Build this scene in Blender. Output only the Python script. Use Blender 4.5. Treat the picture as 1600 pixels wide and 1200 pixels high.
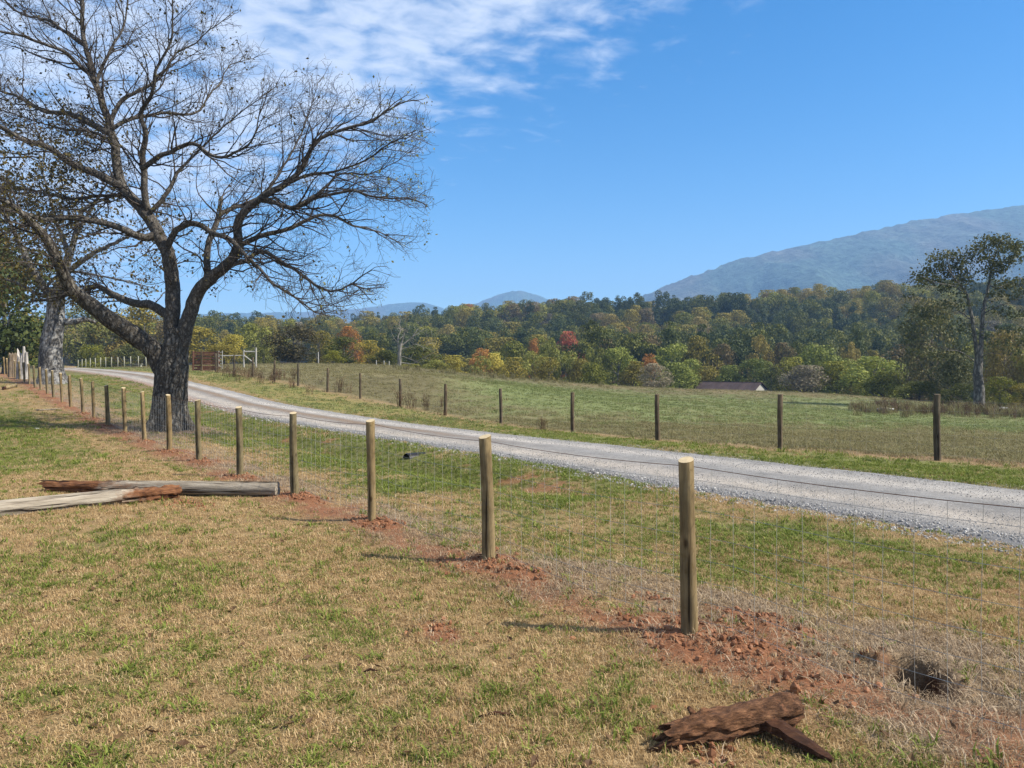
import bpy, bmesh, math, random
import numpy as np
from mathutils import Vector, Matrix
random.seed(7); RNG = np.random.default_rng(11)
SC = bpy.context.scene
for o in list(bpy.data.objects): bpy.data.objects.remove(o)
COL = SC.collection

# ------------------------------------------------------------------ camera, sky, sun, exposure
F = 1200.0; CZ = 1.78; HV = 575.0          # focal length in photo pixels, eye height, horizon row
cam_d = bpy.data.cameras.new('camera'); cam = bpy.data.objects.new('camera', cam_d); COL.objects.link(cam)
cam.location = (0, 0, CZ); cam.rotation_euler = (math.radians(90), 0, 0)
cam_d.sensor_fit = 'HORIZONTAL'; cam_d.sensor_width = 36.0; cam_d.lens = 36.0*F/1600.0
cam_d.shift_y = -(600.0-HV)/1600.0
cam_d.clip_start = 0.05; cam_d.clip_end = 20000.0
SC.camera = cam

SUN_AZ, SUN_EL = math.radians(101), math.radians(44)
SUNV = Vector((math.cos(SUN_EL)*math.sin(SUN_AZ), math.cos(SUN_EL)*math.cos(SUN_AZ), math.sin(SUN_EL)))
sl = bpy.data.lights.new('sun', 'SUN'); sl.energy = 5.0; sl.angle = math.radians(0.5); sl.color = (1.0, 0.93, 0.81)
so = bpy.data.objects.new('sun', sl); COL.objects.link(so); so.rotation_euler = SUNV.to_track_quat('Z', 'Y').to_euler()

world = bpy.data.worlds.new('World'); SC.world = world; world.use_nodes = True
def build_world():
    nt = world.node_tree; nt.nodes.clear(); N = nt.nodes.new; L = nt.links.new
    out = N('ShaderNodeOutputWorld'); bg = N('ShaderNodeBackground'); bg.inputs['Strength'].default_value = 0.082
    sky = N('ShaderNodeTexSky'); sky.sky_type = 'NISHITA'; sky.sun_disc = False
    sky.sun_elevation = SUN_EL; sky.sun_rotation = SUN_AZ
    sky.altitude = 300; sky.air_density = 1.0; sky.dust_density = 0.7; sky.ozone_density = 3.0
    hsv = N('ShaderNodeHueSaturation'); hsv.inputs['Saturation'].default_value = 1.46; hsv.inputs['Value'].default_value = 1.06
    L(sky.outputs[0], hsv.inputs['Color'])
    tc = N('ShaderNodeTexCoord')
    # an altocumulus sheet: directions projected on a flat layer, its straight edge a plane through the sky
    sep = N('ShaderNodeSeparateXYZ'); L(tc.outputs['Generated'], sep.inputs[0])
    zz = N('ShaderNodeMath'); zz.operation = 'ADD'; zz.inputs[1].default_value = 0.10; L(sep.outputs['Z'], zz.inputs[0])
    zc = N('ShaderNodeMath'); zc.operation = 'MAXIMUM'; zc.inputs[1].default_value = 0.03; L(zz.outputs[0], zc.inputs[0])
    dx = N('ShaderNodeMath'); dx.operation = 'DIVIDE'; L(sep.outputs['X'], dx.inputs[0]); L(zc.outputs[0], dx.inputs[1])
    dy = N('ShaderNodeMath'); dy.operation = 'DIVIDE'; L(sep.outputs['Y'], dy.inputs[0]); L(zc.outputs[0], dy.inputs[1])
    cb = N('ShaderNodeCombineXYZ'); L(dx.outputs[0], cb.inputs[0]); L(dy.outputs[0], cb.inputs[1])
    mp = N('ShaderNodeMapping'); mp.inputs['Rotation'].default_value = (0, 0, math.radians(-18)); mp.inputs['Scale'].default_value = (1.0, 1.15, 1)
    L(cb.outputs[0], mp.inputs[0])
    n1 = N('ShaderNodeTexNoise'); n1.inputs['Scale'].default_value = 8.0; n1.inputs['Detail'].default_value = 7; n1.inputs['Roughness'].default_value = 0.55; n1.inputs['Distortion'].default_value = 0.25
    L(mp.outputs[0], n1.inputs['Vector'])
    n2 = N('ShaderNodeTexNoise'); n2.inputs['Scale'].default_value = 1.1; n2.inputs['Detail'].default_value = 3
    L(mp.outputs[0], n2.inputs['Vector'])
    dot = N('ShaderNodeVectorMath'); dot.operation = 'DOT_PRODUCT'; dot.inputs[1].default_value = (-0.479, -0.303, 0.833)
    L(tc.outputs['Generated'], dot.inputs[0])
    edge = N('ShaderNodeMapRange'); edge.inputs['From Min'].default_value = -0.12; edge.inputs['From Max'].default_value = 0.10
    edge.inputs['To Min'].default_value = -0.34; edge.inputs['To Max'].default_value = 0.19
    L(dot.outputs['Value'], edge.inputs['Value'])
    a1 = N('ShaderNodeMath'); a1.operation = 'ADD'; L(n1.outputs['Fac'], a1.inputs[0]); L(edge.outputs[0], a1.inputs[1])
    a2 = N('ShaderNodeMath'); a2.operation = 'MULTIPLY_ADD'; a2.inputs[1].default_value = 0.30; L(n2.outputs['Fac'], a2.inputs[0]); L(a1.outputs[0], a2.inputs[2])
    cov = N('ShaderNodeMapRange'); cov.interpolation_type = 'SMOOTHSTEP'; cov.inputs['From Min'].default_value = 0.50; cov.inputs['From Max'].default_value = 0.98
    cov.inputs['To Max'].default_value = 0.82
    L(a2.outputs[0], cov.inputs['Value'])
    mix = N('ShaderNodeMixRGB'); mix.inputs['Color2'].default_value = (5.6, 6.0, 6.8, 1)
    L(cov.outputs[0], mix.inputs['Fac']); L(hsv.outputs[0], mix.inputs['Color1']); L(mix.outputs[0], bg.inputs['Color'])
    L(bg.outputs[0], out.inputs['Surface'])
build_world()
vs = SC.view_settings; vs.view_transform = 'Standard'; vs.look = 'None'; vs.exposure = 1.06; vs.gamma = 1.0; vs.use_curve_mapping = False
SC.cycles.max_bounces = 6; SC.cycles.diffuse_bounces = 3; SC.cycles.glossy_bounces = 2; SC.cycles.transmission_bounces = 4
SC.cycles.transparent_max_bounces = 6; SC.cycles.volume_bounces = 0; SC.cycles.use_denoising = True; SC.cycles.denoiser = 'OPENIMAGEDENOISE'; SC.cycles.denoising_input_passes = 'RGB_ALBEDO_NORMAL'; SC.cycles.denoising_prefilter = 'ACCURATE'
SC.cycles.sample_clamp_indirect = 6.0

# ------------------------------------------------------------------ small helpers
def tag(o, label=None, cat=None, group=None, kind=None):
    if label: o['label'] = label
    if cat: o['category'] = cat
    if group: o['group'] = group
    if kind: o['kind'] = kind
    return o
def empty(name, loc, rz=0.0):
    o = bpy.data.objects.new(name, None); COL.objects.link(o); o.location = loc; o.rotation_euler = (0, 0, rz); o.empty_display_size = 0.2
    return o
def mesh_np(name, V, faces, smooth=False):
    me = bpy.data.meshes.new(name)
    V = np.asarray(V, np.float32).reshape(-1, 3)
    if isinstance(faces, np.ndarray):
        n, k = faces.shape
        me.vertices.add(len(V)); me.vertices.foreach_set('co', V.ravel())
        me.loops.add(n*k); me.loops.foreach_set('vertex_index', faces.astype(np.int32).ravel())
        me.polygons.add(n); me.polygons.foreach_set('loop_start', np.arange(0, n*k, k, dtype=np.int32))
        try: me.polygons.foreach_set('loop_total', np.full(n, k, np.int32))
        except Exception: pass
        me.update(calc_edges=True)
    else:
        me.from_pydata(V.tolist(), [], faces); me.update()
    if smooth: me.polygons.foreach_set('use_smooth', np.ones(len(me.polygons), bool))
    me.validate(); return me
def add(name, me, mat=None, parent=None, loc=None):
    o = bpy.data.objects.new(name, me); COL.objects.link(o)
    if mat and not me.materials: me.materials.append(mat)
    if parent: o.parent = parent
    if loc is not None: o.location = loc
    return o
class MB:
    """collects boxes, bars and tubes; build() links them as one mesh"""
    def __init__(s): s.v = []; s.f = []
    def raw(s, V, Fc):
        b = len(s.v); s.v += [tuple(map(float, p)) for p in V]; s.f += [tuple(i+b for i in q) for q in Fc]; return s
    def box(s, c, size, rot=None, jit=0.0):
        V = []
        for z in (-.5, .5):
            for y in (-.5, .5):
                for x in (-.5, .5):
                    p = Vector((x*size[0]+random.uniform(-jit, jit), y*size[1]+random.uniform(-jit, jit), z*size[2]+random.uniform(-jit, jit)))
                    if rot is not None: p = rot @ p
                    V.append(p+Vector(c))
        return s.raw(V, [(0, 2, 3, 1), (4, 5, 7, 6), (0, 1, 5, 4), (2, 6, 7, 3), (0, 4, 6, 2), (1, 3, 7, 5)])
    def tube(s, pts, rad, n=8, cap=True, jit=0.0, seed=0):
        V, Fc = tube_geo(pts, rad, n, cap, jit, seed); return s.raw(V, Fc)
    def build(s, name, mat, parent=None, smooth=False):
        me = bpy.data.meshes.new(name); me.from_pydata(s.v, [], s.f); me.update()
        if smooth:
            for p in me.polygons: p.use_smooth = True
        return add(name, me, mat, parent)
def tube_geo(pts, rad, n=8, cap=True, jit=0.0, seed=0, twist=0.0):
    P = [Vector(p) for p in pts]; m = len(P)
    if not hasattr(rad, '__len__'): rad = [rad]*m
    V = []; Fc = []; up = None; rr = random.Random(seed)
    for i in range(m):
        t = (P[min(i+1, m-1)]-P[max(i-1, 0)])
        if t.length < 1e-9: t = Vector((0, 0, 1))
        t.normalize()
        if up is None:
            a = Vector((0, 0, 1)) if abs(t.z) < .9 else Vector((1, 0, 0)); up = (a-t*a.dot(t)).normalized()
        else:
            up = up-t*up.dot(t)
            up = up.normalized() if up.length > 1e-6 else t.orthogonal().normalized()
        sd = t.cross(up)
        for k in range(n):
            a = 2*math.pi*k/n+twist
            r = rad[i]*(1+(rr.uniform(-jit, jit) if jit else 0))
            V.append(P[i]+up*(math.cos(a)*r)+sd*(math.sin(a)*r))
    for i in range(m-1):
        for k in range(n):
            k2 = (k+1) % n; Fc.append((i*n+k, i*n+k2, (i+1)*n+k2, (i+1)*n+k))
    if cap: Fc.append(tuple(range(n-1, -1, -1))); Fc.append(tuple((m-1)*n+k for k in range(n)))
    return V, Fc
def sm(a, b, x):
    t = np.clip((np.asarray(x, float)-a)/(b-a), 0, 1); return t*t*(3-2*t)
def _hash(ix, iy, s):
    h = (ix*374761393+iy*668265263+s*1442695041) & 0xFFFFFFFF
    h = ((h ^ (h >> 13))*1274126177) & 0xFFFFFFFF
    return ((h ^ (h >> 16)) & 0xFFFFFF)/float(0xFFFFFF)
def vnoise(x, y, s=0):
    x = np.asarray(x, float); y = np.asarray(y, float); ix = np.floor(x).astype(np.int64); iy = np.floor(y).astype(np.int64)
    fx = x-ix; fy = y-iy; fx = fx*fx*(3-2*fx); fy = fy*fy*(3-2*fy)
    a = _hash(ix, iy, s); b = _hash(ix+1, iy, s); c = _hash(ix, iy+1, s); d = _hash(ix+1, iy+1, s)
    return (a*(1-fx)+b*fx)*(1-fy)+(c*(1-fx)+d*fx)*fy
def fbm(x, y, s=0, o=4, g=.5):
    t = 0; a = 1.0; n = 0
    for i in range(o):
        t = t+a*vnoise(np.asarray(x)*2**i+17.3*i, np.asarray(y)*2**i-9.1*i, s+i); n += a; a *= g
    return t/n

# ------------------------------------------------------------------ terrain
FD = np.array([-0.6015, 0.7988]); FN = np.array([0.7988, 0.6015]); S0 = 4.04   # along / across the near fence
def st(x, y): return FN[0]*x+FN[1]*y-S0, FD[0]*x+FD[1]*y
def xy(s, t): return FN[0]*(s+S0)+FD[0]*t, FN[1]*(s+S0)+FD[1]*t
ZF = ([-40, 3.4, 10, 20, 24, 27.4, 35, 49.6, 63, 90, 130], [-1.80, -1.80, -1.79, -1.79, -1.70, -1.60, -1.36, -.82, -.55, -.25, 0.])
ZG = ([-40, 6.7, 14, 22, 31, 34.4, 37.3, 41.4, 44.7, 47, 50.7, 53.3, 70, 130], [-1.65, -1.74, -1.93, -1.97, -1.74, -1.52, -1.27, -1.0, -.8, -.62, -.42, -.28, -.05, .2])
CR = [(430, 569, 78), (520, 569, 82), (600, 571, 84), (700, 582, 86), (800, 592, 88), (900, 600, 90), (1000, 606, 90), (1100, 609.5, 90), (1200, 612.5, 90), (1300, 617, 86), (1400, 624, 80), (1500, 633, 72), (1600, 641, 68), (1900, 655, 68)]
def _ctrl():
    P = []
    for t in (-35, -20, -8, 3, 10, 16, 22, 28, 34, 40, 46, 52, 60, 72, 88, 110):
        zf = np.interp(t, *ZF); zg = np.interp(t, *ZG)
        for s, z in ((-40, zf), (-18, zf), (-6, zf), (0, zf), (5.5, .6*zf+.4*zg), (11.5, zg)):
            if s == 11.5 and t > 72: continue
            x, y = xy(s, t); P.append((x, y, z))
    for u, v, d in CR:
        x = (u-800)*d/F; z = -(v-HV)*d/F; P.append((x, d, z))
        k = np.clip((u-480)/300, 0.0, 1)
        P.append((x*1.3, d*1.3, z-0.3-3.0*k)); P.append((x*1.1, d*1.1, z-0.1-.7*k))
        if 650 < u < 1450:
            for q in (.55, .78): P.append((x*q, d*q, z*(.72+.28*q)+.10*(1-q) - .18))
    P += [(40, 10, -2.0), (40, -20, -1.9), (70, 30, -3), (90, 60, -5)]
    return np.array(P, float)
_PT = _ctrl(); _S = 30.0
def _k(r2): return np.where(r2 > 1e-12, 0.5*r2*np.log(np.maximum(r2, 1e-12)), 0)
def _fit(P):
    n = len(P); X = P[:, :2]/_S
    A = np.zeros((n+3, n+3)); A[:n, :n] = _k(((X[:, None]-X[None])**2).sum(-1))+np.eye(n)*0.002
    A[:n, n] = 1; A[:n, n+1:] = X; A[n, :n] = 1; A[n+1:, :n] = X.T
    return np.linalg.solve(A, np.r_[P[:, 2], 0, 0, 0])
_W = _fit(_PT)
def _tps(x, y):
    o = np.empty_like(x); X = _PT[:, :2]/_S
    for i in range(0, len(x), 20000):
        q = np.c_[x[i:i+20000], y[i:i+20000]]/_S
        o[i:i+20000] = _k(((q[:, None]-X[None])**2).sum(-1)) @ _W[:-3]+_W[-3]+q @ _W[-2:]
    return o
VT = ([-1500, 0, 300, 450, 560, 650, 740, 900, 1000, 1100, 1200, 1300, 1400, 1600, 2400], [520, 515, 512, 510, 503, 496, 486, 476, 476, 471, 464, 457, 451, 446, 440])
def _far(x, y):
    r = np.hypot(x, y); d = np.maximum(y, .35*r); u = 800+F*np.clip(x/d, -1.8, 1.8)
    R = (HV-np.interp(u, *VT))*340/F-12; k = sm(430, 720, u); o = 0*R
    ds = np.array([100, 150, 200, 340, 450, 700, 4500.])
    zr = [o-4, o-8, o-5, R, R-14, o-5, o-30]; zl = [o+.1, o-1, o-.5, R, R-14, o-5, o-30]
    Z = np.array([l*(1-k)+q*k for l, q in zip(zl, zr)])
    i = np.clip(np.searchsorted(ds, d)-1, 0, len(ds)-2); f = np.clip((d-ds[i])/(ds[i+1]-ds[i]), 0, 1); f = f*f*(3-2*f); j = np.arange(len(d))
    return Z[i, j]*(1-f)+Z[i+1, j]*f
def base(x, y):
    """smooth ground height"""
    x = np.asarray(x, float).ravel(); y = np.asarray(y, float).ravel()
    r = np.hypot(x, y); d = np.maximum(y, .35*r); w = sm(98, 125, d); z = np.zeros_like(x); m = w < 1
    if m.any(): z[m] += (1-w[m])*_tps(x[m], y[m])
    m = w > 0
    if m.any(): z[m] += w[m]*_far(x[m], y[m])
    return z+CZ
def gz(x, y): return float(ground_z(np.array([x]), np.array([y]))[0])
def hit(u, v, dmin=2., dmax=400.):
    d = np.exp(np.linspace(math.log(dmin), math.log(dmax), 2500)); x = (u-800)*d/F; z = CZ-(v-HV)*d/F
    m = np.nonzero(z <= ground_z(x, d))[0]; i = m[0] if len(m) else len(d)-1
    return Vector((x[i], d[i], gz(x[i], d[i])))
def PT(u, v, d): return Vector(((u-800)*d/F, d, CZ-(v-HV)*d/F))

# measured posts of the near fence: foot u, top u, top v, foot v
NPOST = [(1078, 1070, 718, 1000), (763, 756, 682, 876), (581, 578, 657, 815), (461, 458, 645, 776), (375, 373, 636, 745), (311, 309, 625, 723), (265, 262, 617, 706),
         (226, 222, 612, 692), (196, 192, 606, 675), (169, 165, 602, 664), (147, 143, 596, 655), (130, 125, 591, 643), (111, 108, 586, 636), (97, 94, 583, 630), (84, 81, 579, 624),
         (74, 71, 577, 618), (64, 61, 575, 613), (55, 52, 573, 608), (46, 44, 570, 603), (38, 36, 568, 599), (31, 29, 566, 596), (24, 22, 564, 593), (18, 16, 562, 590), (12, 10, 560, 588), (7, 5, 558, 586)]
NPXY = []
for (ub, ut, vt, vb) in NPOST:
    d = 6072.0/(ub+103.6); NPXY.append(((ub-800)*d/F, d))
NPXY = np.array(NPXY)
ROAD_T = np.array([-40, 3, 8, 14, 20, 26, 32, 38, 46, 55, 65, 80, 110, 160.])
ROAD_A = np.array([4.6, 4.65, 4.8, 5.35, 5.4, 4.9, 4.8, 4.9, 5.1, 5.0, 5.2, 5.6, 6.5, 8.0])
ROAD_B = np.array([8.5, 8.5, 8.75, 9.2, 9.4, 9.0, 8.4, 8.2, 7.9, 8.1, 8.2, 8.6, 9.6, 11.0])
def road_w(s, t):
    """+1 well inside the road, 0 at its edge, negative outside (metres)"""
    a = np.interp(t, ROAD_T, ROAD_A); b = np.interp(t, ROAD_T, ROAD_B); return np.minimum(s-a, b-s)
HOLE = np.array([2.36, 4.52])
DIRT_BLOBS = []   # x, y, along, across, height, strength
for i, (x, y) in enumerate(NPXY):
    k = 1.0 if i < 2 else .8
    cx, cy = x-FD[0]*.18*k, y-FD[1]*.18*k
    DIRT_BLOBS.append((cx, cy, (.85 if i == 0 else .66)*k, (.40 if i == 0 else .30)*k, .05*k, 1.0))
DIRT_BLOBS += [(2.36-.1, 4.52+.05, .32, .2, .02, .5), (-.50, 5.25, .28, .16, .015, .8), (.92, 3.62, .30, .20, .0, .42), (1.05, 6.0, .25, .12, .02, .6), (1.75, 5.35, .45, .2, .05, .85), (-4.3, 10.2, .5, .2, .01, .5)]
def dirt(x, y):
    m = np.zeros_like(x); h = np.zeros_like(x)
    for (cx, cy, a, b, hh, st_) in DIRT_BLOBS:
        dx = x-cx; dy = y-cy; l = FD[0]*dx+FD[1]*dy; q = FN[0]*dx+FN[1]*dy
        e = np.exp(-((l/a)**2+(q/b)**2)); m = np.maximum(m, e*st_); h = h+e*hh
    return m, h
def ground_z(x, y):
    x = np.asarray(x, float).ravel(); y = np.asarray(y, float).ravel()
    z = base(x, y); r = np.hypot(x, y); nr = r < 130
    if nr.any():
        xs, ys = x[nr], y[nr]; s, t = st(xs, ys); rw = road_w(s, t)
        dz = -0.26*np.exp(-((s-3.35)/.62)**2)*sm(7, 11, t)*(1-sm(26, 34, t))       # roadside swale
        dz -= 0.07*sm(-.10, .12, rw)*(rw < 50)                                        # bed under the road
        dz += (fbm(xs*.9, ys*.9, 3, 3)-.5)*.07*(1-sm(-.3, .1, rw)) + (fbm(xs*6, ys*6, 9, 3)-.5)*.022*(1-sm(20, 45, r[nr]))
        dm, dh = dirt(xs, ys); dz += dh + dm*(fbm(xs*16, ys*16, 21, 3)-.5)*.075
        hd = np.hypot(xs-HOLE[0], ys-HOLE[1]); dz -= .80*(1-sm(.088, .132, hd+(.05*(vnoise(xs*17, ys*17, 5)-.5))))
        dz += .07*np.exp(-((hd-.22)/.09)**2)*(FN[0]*(xs-HOLE[0])+FN[1]*(ys-HOLE[1]) > -.05)
        ca = xs-HOLE[0]; cb = ys-HOLE[1]; dz -= .16*np.exp(-((ca/.13)**2))*sm(.02, -.10, cb)*sm(-.36, -.14, cb)
        z[nr] += dz
    return z
# ------------------------------------------------------------------ materials
def new_mat(name):
    m = bpy.data.materials.new(name); m.use_nodes = True; nt = m.node_tree; nt.nodes.clear()
    out = nt.nodes.new('ShaderNodeOutputMaterial'); b = nt.nodes.new('ShaderNodeBsdfPrincipled'); nt.links.new(b.outputs[0], out.inputs['Surface'])
    b.inputs['Roughness'].default_value = .9; b.inputs['Specular IOR Level'].default_value = .2
    return m, nt, b, out
def ramp(nt, stops, src=None):
    r = nt.nodes.new('ShaderNodeValToRGB'); e = r.color_ramp.elements
    while len(e) < len(stops): e.new(.5)
    for k, (p, c) in enumerate(stops): e[k].position = p; e[k].color = (*c, 1)
    if src is not None: nt.links.new(src, r.inputs['Fac'])
    return r
def noise(nt, scale, detail=4, rough=.6, vec=None, stretch=None, dist=0.0):
    n = nt.nodes.new('ShaderNodeTexNoise'); n.inputs['Scale'].default_value = scale; n.inputs['Detail'].default_value = detail; n.inputs['Roughness'].default_value = rough; n.inputs['Distortion'].default_value = dist
    if stretch:
        mp = nt.nodes.new('ShaderNodeMapping'); mp.inputs['Scale'].default_value = stretch
        if vec is None:
            tc = nt.nodes.new('ShaderNodeTexCoord'); vec = tc.outputs['Object']
        nt.links.new(vec, mp.inputs[0]); nt.links.new(mp.outputs[0], n.inputs['Vector'])
    elif vec is not None: nt.links.new(vec, n.inputs['Vector'])
    else:
        tc = nt.nodes.new('ShaderNodeTexCoord'); nt.links.new(tc.outputs['Object'], n.inputs['Vector'])
    return n
def bump(nt, b, h, strength=.5, dist=.02):
    bp = nt.nodes.new('ShaderNodeBump'); bp.inputs['Strength'].default_value = strength; bp.inputs['Distance'].default_value = dist
    nt.links.new(h, bp.inputs['Height']); nt.links.new(bp.outputs[0], b.inputs['Normal']); return bp
def mixc(nt, fac, a, b, mode='MIX'):
    m = nt.nodes.new('ShaderNodeMixRGB'); m.blend_type = mode
    for sock, v in (('Fac', fac), ('Color1', a), ('Color2', b)):
        if isinstance(v, (int, float)): m.inputs[sock].default_value = v
        elif isinstance(v, tuple): m.inputs[sock].default_value = (*v, 1) if len(v) == 3 else v
        else: nt.links.new(v, m.inputs[sock])
    return m.outputs[0]
def m_wood(name, c0, c1, c2, scale=6, along=.12, bstr=.6, bdist=.01, spots=None, own=False):
    """grained wood: noise drawn out along the local Z (or X when along is a tuple)"""
    m, nt, b, out = new_mat(name)
    stretch = along if isinstance(along, tuple) else (1, 1, along)
    n = noise(nt, scale*4, 6, .65, stretch=stretch); n2 = noise(nt, scale*.6, 3, .6)
    c = ramp(nt, [(.3, c0), (.52, c1), (.75, c2)], n.outputs['Fac'])
    c2n = ramp(nt, [(.3, (.55, .55, .55)), (.7, (1.15, 1.12, 1.05))], n2.outputs['Fac'])
    col = mixc(nt, 1.0, c.outputs[0], c2n.outputs[0], 'MULTIPLY')
    if spots:
        n3 = noise(nt, scale*2.2, 3, .7); r3 = ramp(nt, [(.56, (0, 0, 0)), (.68, (1, 1, 1))], n3.outputs['Fac'])
        col = mixc(nt, r3.outputs[0], col, spots)
    if own:
        oi = nt.nodes.new('ShaderNodeObjectInfo'); rr = ramp(nt, [(0, (.72, .74, .70)), (.35, (1.05, 1.0, .92)), (.7, (.95, .86, .72)), (1, (1.2, 1.12, 1.0))], oi.outputs['Random']); col = mixc(nt, 1.0, col, rr.outputs[0], 'MULTIPLY')
        nc = noise(nt, 34, 2, .5, stretch=(1, 1, .035)); cr = ramp(nt, [(.34, (.25, .22, .18)), (.39, (1, 1, 1))], nc.outputs['Fac']); col = mixc(nt, 1.0, col, cr.outputs[0], 'MULTIPLY'); st2 = noise(nt, 2.2, 4, .6, stretch=(1, 1, .8)); sr = ramp(nt, [(.38, (.62, .60, .55)), (.6, (1.08, 1.06, 1.02))], st2.outputs['Fac']); col = mixc(nt, 1.0, col, sr.outputs[0], 'MULTIPLY')
        tc = nt.nodes.new('ShaderNodeTexCoord'); mp = nt.nodes.new('ShaderNodeMapping'); mp.inputs['Scale'].default_value = (1, 1, .45); nt.links.new(tc.outputs['Object'], mp.inputs[0])
        av = nt.nodes.new('ShaderNodeVectorMath'); av.operation = 'ADD'; cbx = nt.nodes.new('ShaderNodeCombineXYZ'); ml = nt.nodes.new('ShaderNodeMath'); ml.operation = 'MULTIPLY'; ml.inputs[1].default_value = 37.0; nt.links.new(oi.outputs['Random'], ml.inputs[0]); nt.links.new(ml.outputs[0], cbx.inputs[2]); nt.links.new(mp.outputs[0], av.inputs[0]); nt.links.new(cbx.outputs[0], av.inputs[1])
        vk = nt.nodes.new('ShaderNodeTexVoronoi'); vk.inputs['Scale'].default_value = 8.0; nt.links.new(av.outputs[0], vk.inputs['Vector']); kr = ramp(nt, [(.06, (.38, .34, .30)), (.16, (1, 1, 1))], vk.outputs['Distance']); col = mixc(nt, 1.0, col, kr.outputs[0], 'MULTIPLY')
    nt.links.new(col, b.inputs['Base Color']); bump(nt, b, n.outputs['Fac'], bstr, bdist); return m
def m_bark(name, dark, mid, light, lichen=None, scale=9, bdist=.05):
    m, nt, b, out = new_mat(name)
    v = nt.nodes.new('ShaderNodeTexVoronoi'); v.feature = 'DISTANCE_TO_EDGE'; v.inputs['Scale'].default_value = scale
    tc = nt.nodes.new('ShaderNodeTexCoord'); mp = nt.nodes.new('ShaderNodeMapping'); mp.inputs['Scale'].default_value = (1, 1, .28)
    nw = noise(nt, scale*.5, 4, .6, vec=tc.outputs['Object']); va = nt.nodes.new('ShaderNodeVectorMath'); va.operation = 'MULTIPLY_ADD'
    va.inputs[1].default_value = (.25, .25, .25); nt.links.new(nw.outputs['Color'], va.inputs[0]); nt.links.new(tc.outputs['Object'], va.inputs[2])
    nt.links.new(va.outputs[0], mp.inputs[0]); nt.links.new(mp.outputs[0], v.inputs['Vector'])
    n = noise(nt, scale*3, 6, .7, vec=mp.outputs[0])
    h = nt.nodes.new('ShaderNodeMath'); h.operation = 'MULTIPLY_ADD'; h.inputs[1].default_value = .6
    cl = nt.nodes.new('ShaderNodeMath'); cl.operation = 'MINIMUM'; cl.inputs[1].default_value = .3; nt.links.new(v.outputs['Distance'], cl.inputs[0])
    nt.links.new(n.outputs['Fac'], h.inputs[0]); nt.links.new(cl.outputs[0], h.inputs[2])
    c = ramp(nt, [(.22, dark), (.45, mid), (.75, light)], h.outputs[0]).outputs[0]
    if lichen:
        n3 = noise(nt, 2.4, 5, .65); r3 = ramp(nt, [(.50, (0, 0, 0)), (.62, (1, 1, 1))], n3.outputs['Fac']); c = mixc(nt, r3.outputs[0], c, lichen)
        c = mixc(nt, .45, c, mixc(nt, 1.0, c, ramp(nt, [(.2, (.3, .3, .3)), (.6, (1.2, 1.2, 1.2))], h.outputs[0]).outputs[0], 'MULTIPLY'))
    nt.links.new(c, b.inputs['Base Color']); bump(nt, b, h.outputs[0], .9, bdist); return m
def m_leaf(name, stops, transl=.3, island=True):
    """foliage: colour varies leaf by leaf and from plant to plant"""
    m, nt, b, out = new_mat(name); oi = nt.nodes.new('ShaderNodeObjectInfo'); g = nt.nodes.new('ShaderNodeNewGeometry')
    a = nt.nodes.new('ShaderNodeMath'); a.operation = 'MULTIPLY_ADD'; a.inputs[1].default_value = .55 if island else 0.0
    a2 = nt.nodes.new('ShaderNodeMath'); a2.operation = 'MULTIPLY'; a2.inputs[1].default_value = .45 if island else 1.0
    nt.links.new(oi.outputs['Random'], a2.inputs[0]); nt.links.new(g.outputs['Random Per Island'], a.inputs[0]); nt.links.new(a2.outputs[0], a.inputs[2])
    c = ramp(nt, stops, a.outputs[0]); nt.links.new(c.outputs[0], b.inputs['Base Color']); b.inputs['Roughness'].default_value = .65
    t = nt.nodes.new('ShaderNodeBsdfTranslucent'); nt.links.new(c.outputs[0], t.inputs['Color'])
    mx = nt.nodes.new('ShaderNodeMixShader'); mx.inputs[0].default_value = transl
    nt.links.new(b.outputs[0], mx.inputs[1]); nt.links.new(t.outputs[0], mx.inputs[2]); nt.links.new(mx.outputs[0], out.inputs['Surface']); return m
def m_plain(name, col, rough=.8, metal=0.0, var=.15, scale=8):
    m, nt, b, out = new_mat(name); n = noise(nt, scale, 4)
    lo = tuple(c*(1-var*1.6) for c in col); hi = tuple(min(1, c*(1+var)) for c in col)
    r = ramp(nt, [(.3, lo), (.7, hi)], n.outputs['Fac']); nt.links.new(r.outputs[0], b.inputs['Base Color'])
    b.inputs['Roughness'].default_value = rough; b.inputs['Metallic'].default_value = metal; return m
M = {}
def mat_vcol(name, fine, bdist, rough=.95, amp=(.6, 1.35)):
    m, nt, b, out = new_mat(name); at = nt.nodes.new('ShaderNodeAttribute'); at.attribute_name = 'tint'
    n1 = noise(nt, fine, 5, .7); n2 = noise(nt, fine*.17, 4, .65)
    r1 = ramp(nt, [(.28, (amp[0],)*3), (.72, (amp[1],)*3)], n1.outputs['Fac']); r2 = ramp(nt, [(.3, (.82,)*3), (.7, (1.15,)*3)], n2.outputs['Fac'])
    c = mixc(nt, 1.0, at.outputs['Color'], r1.outputs[0], 'MULTIPLY'); c = mixc(nt, 1.0, c, r2.outputs[0], 'MULTIPLY')
    nt.links.new(c, b.inputs['Base Color']); b.inputs['Roughness'].default_value = rough; bump(nt, b, n1.outputs['Fac'], .8, bdist); return m
M['ground'] = mat_vcol('ground', 55, .02)
M['road'] = mat_vcol('road_gravel_bed', 45, .02, .9, (.55, 1.35))
M['mount'] = mat_vcol('mountain_forest', .06, 12.0, 1.0, (.25, 2.2))
M['straw'] = m_leaf('straw_grass', [(.0, (.165, .098, .044)), (.35, (.355, .235, .108)), (.7, (.49, .35, .178)), (1, (.66, .52, .31))], .3)
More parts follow.
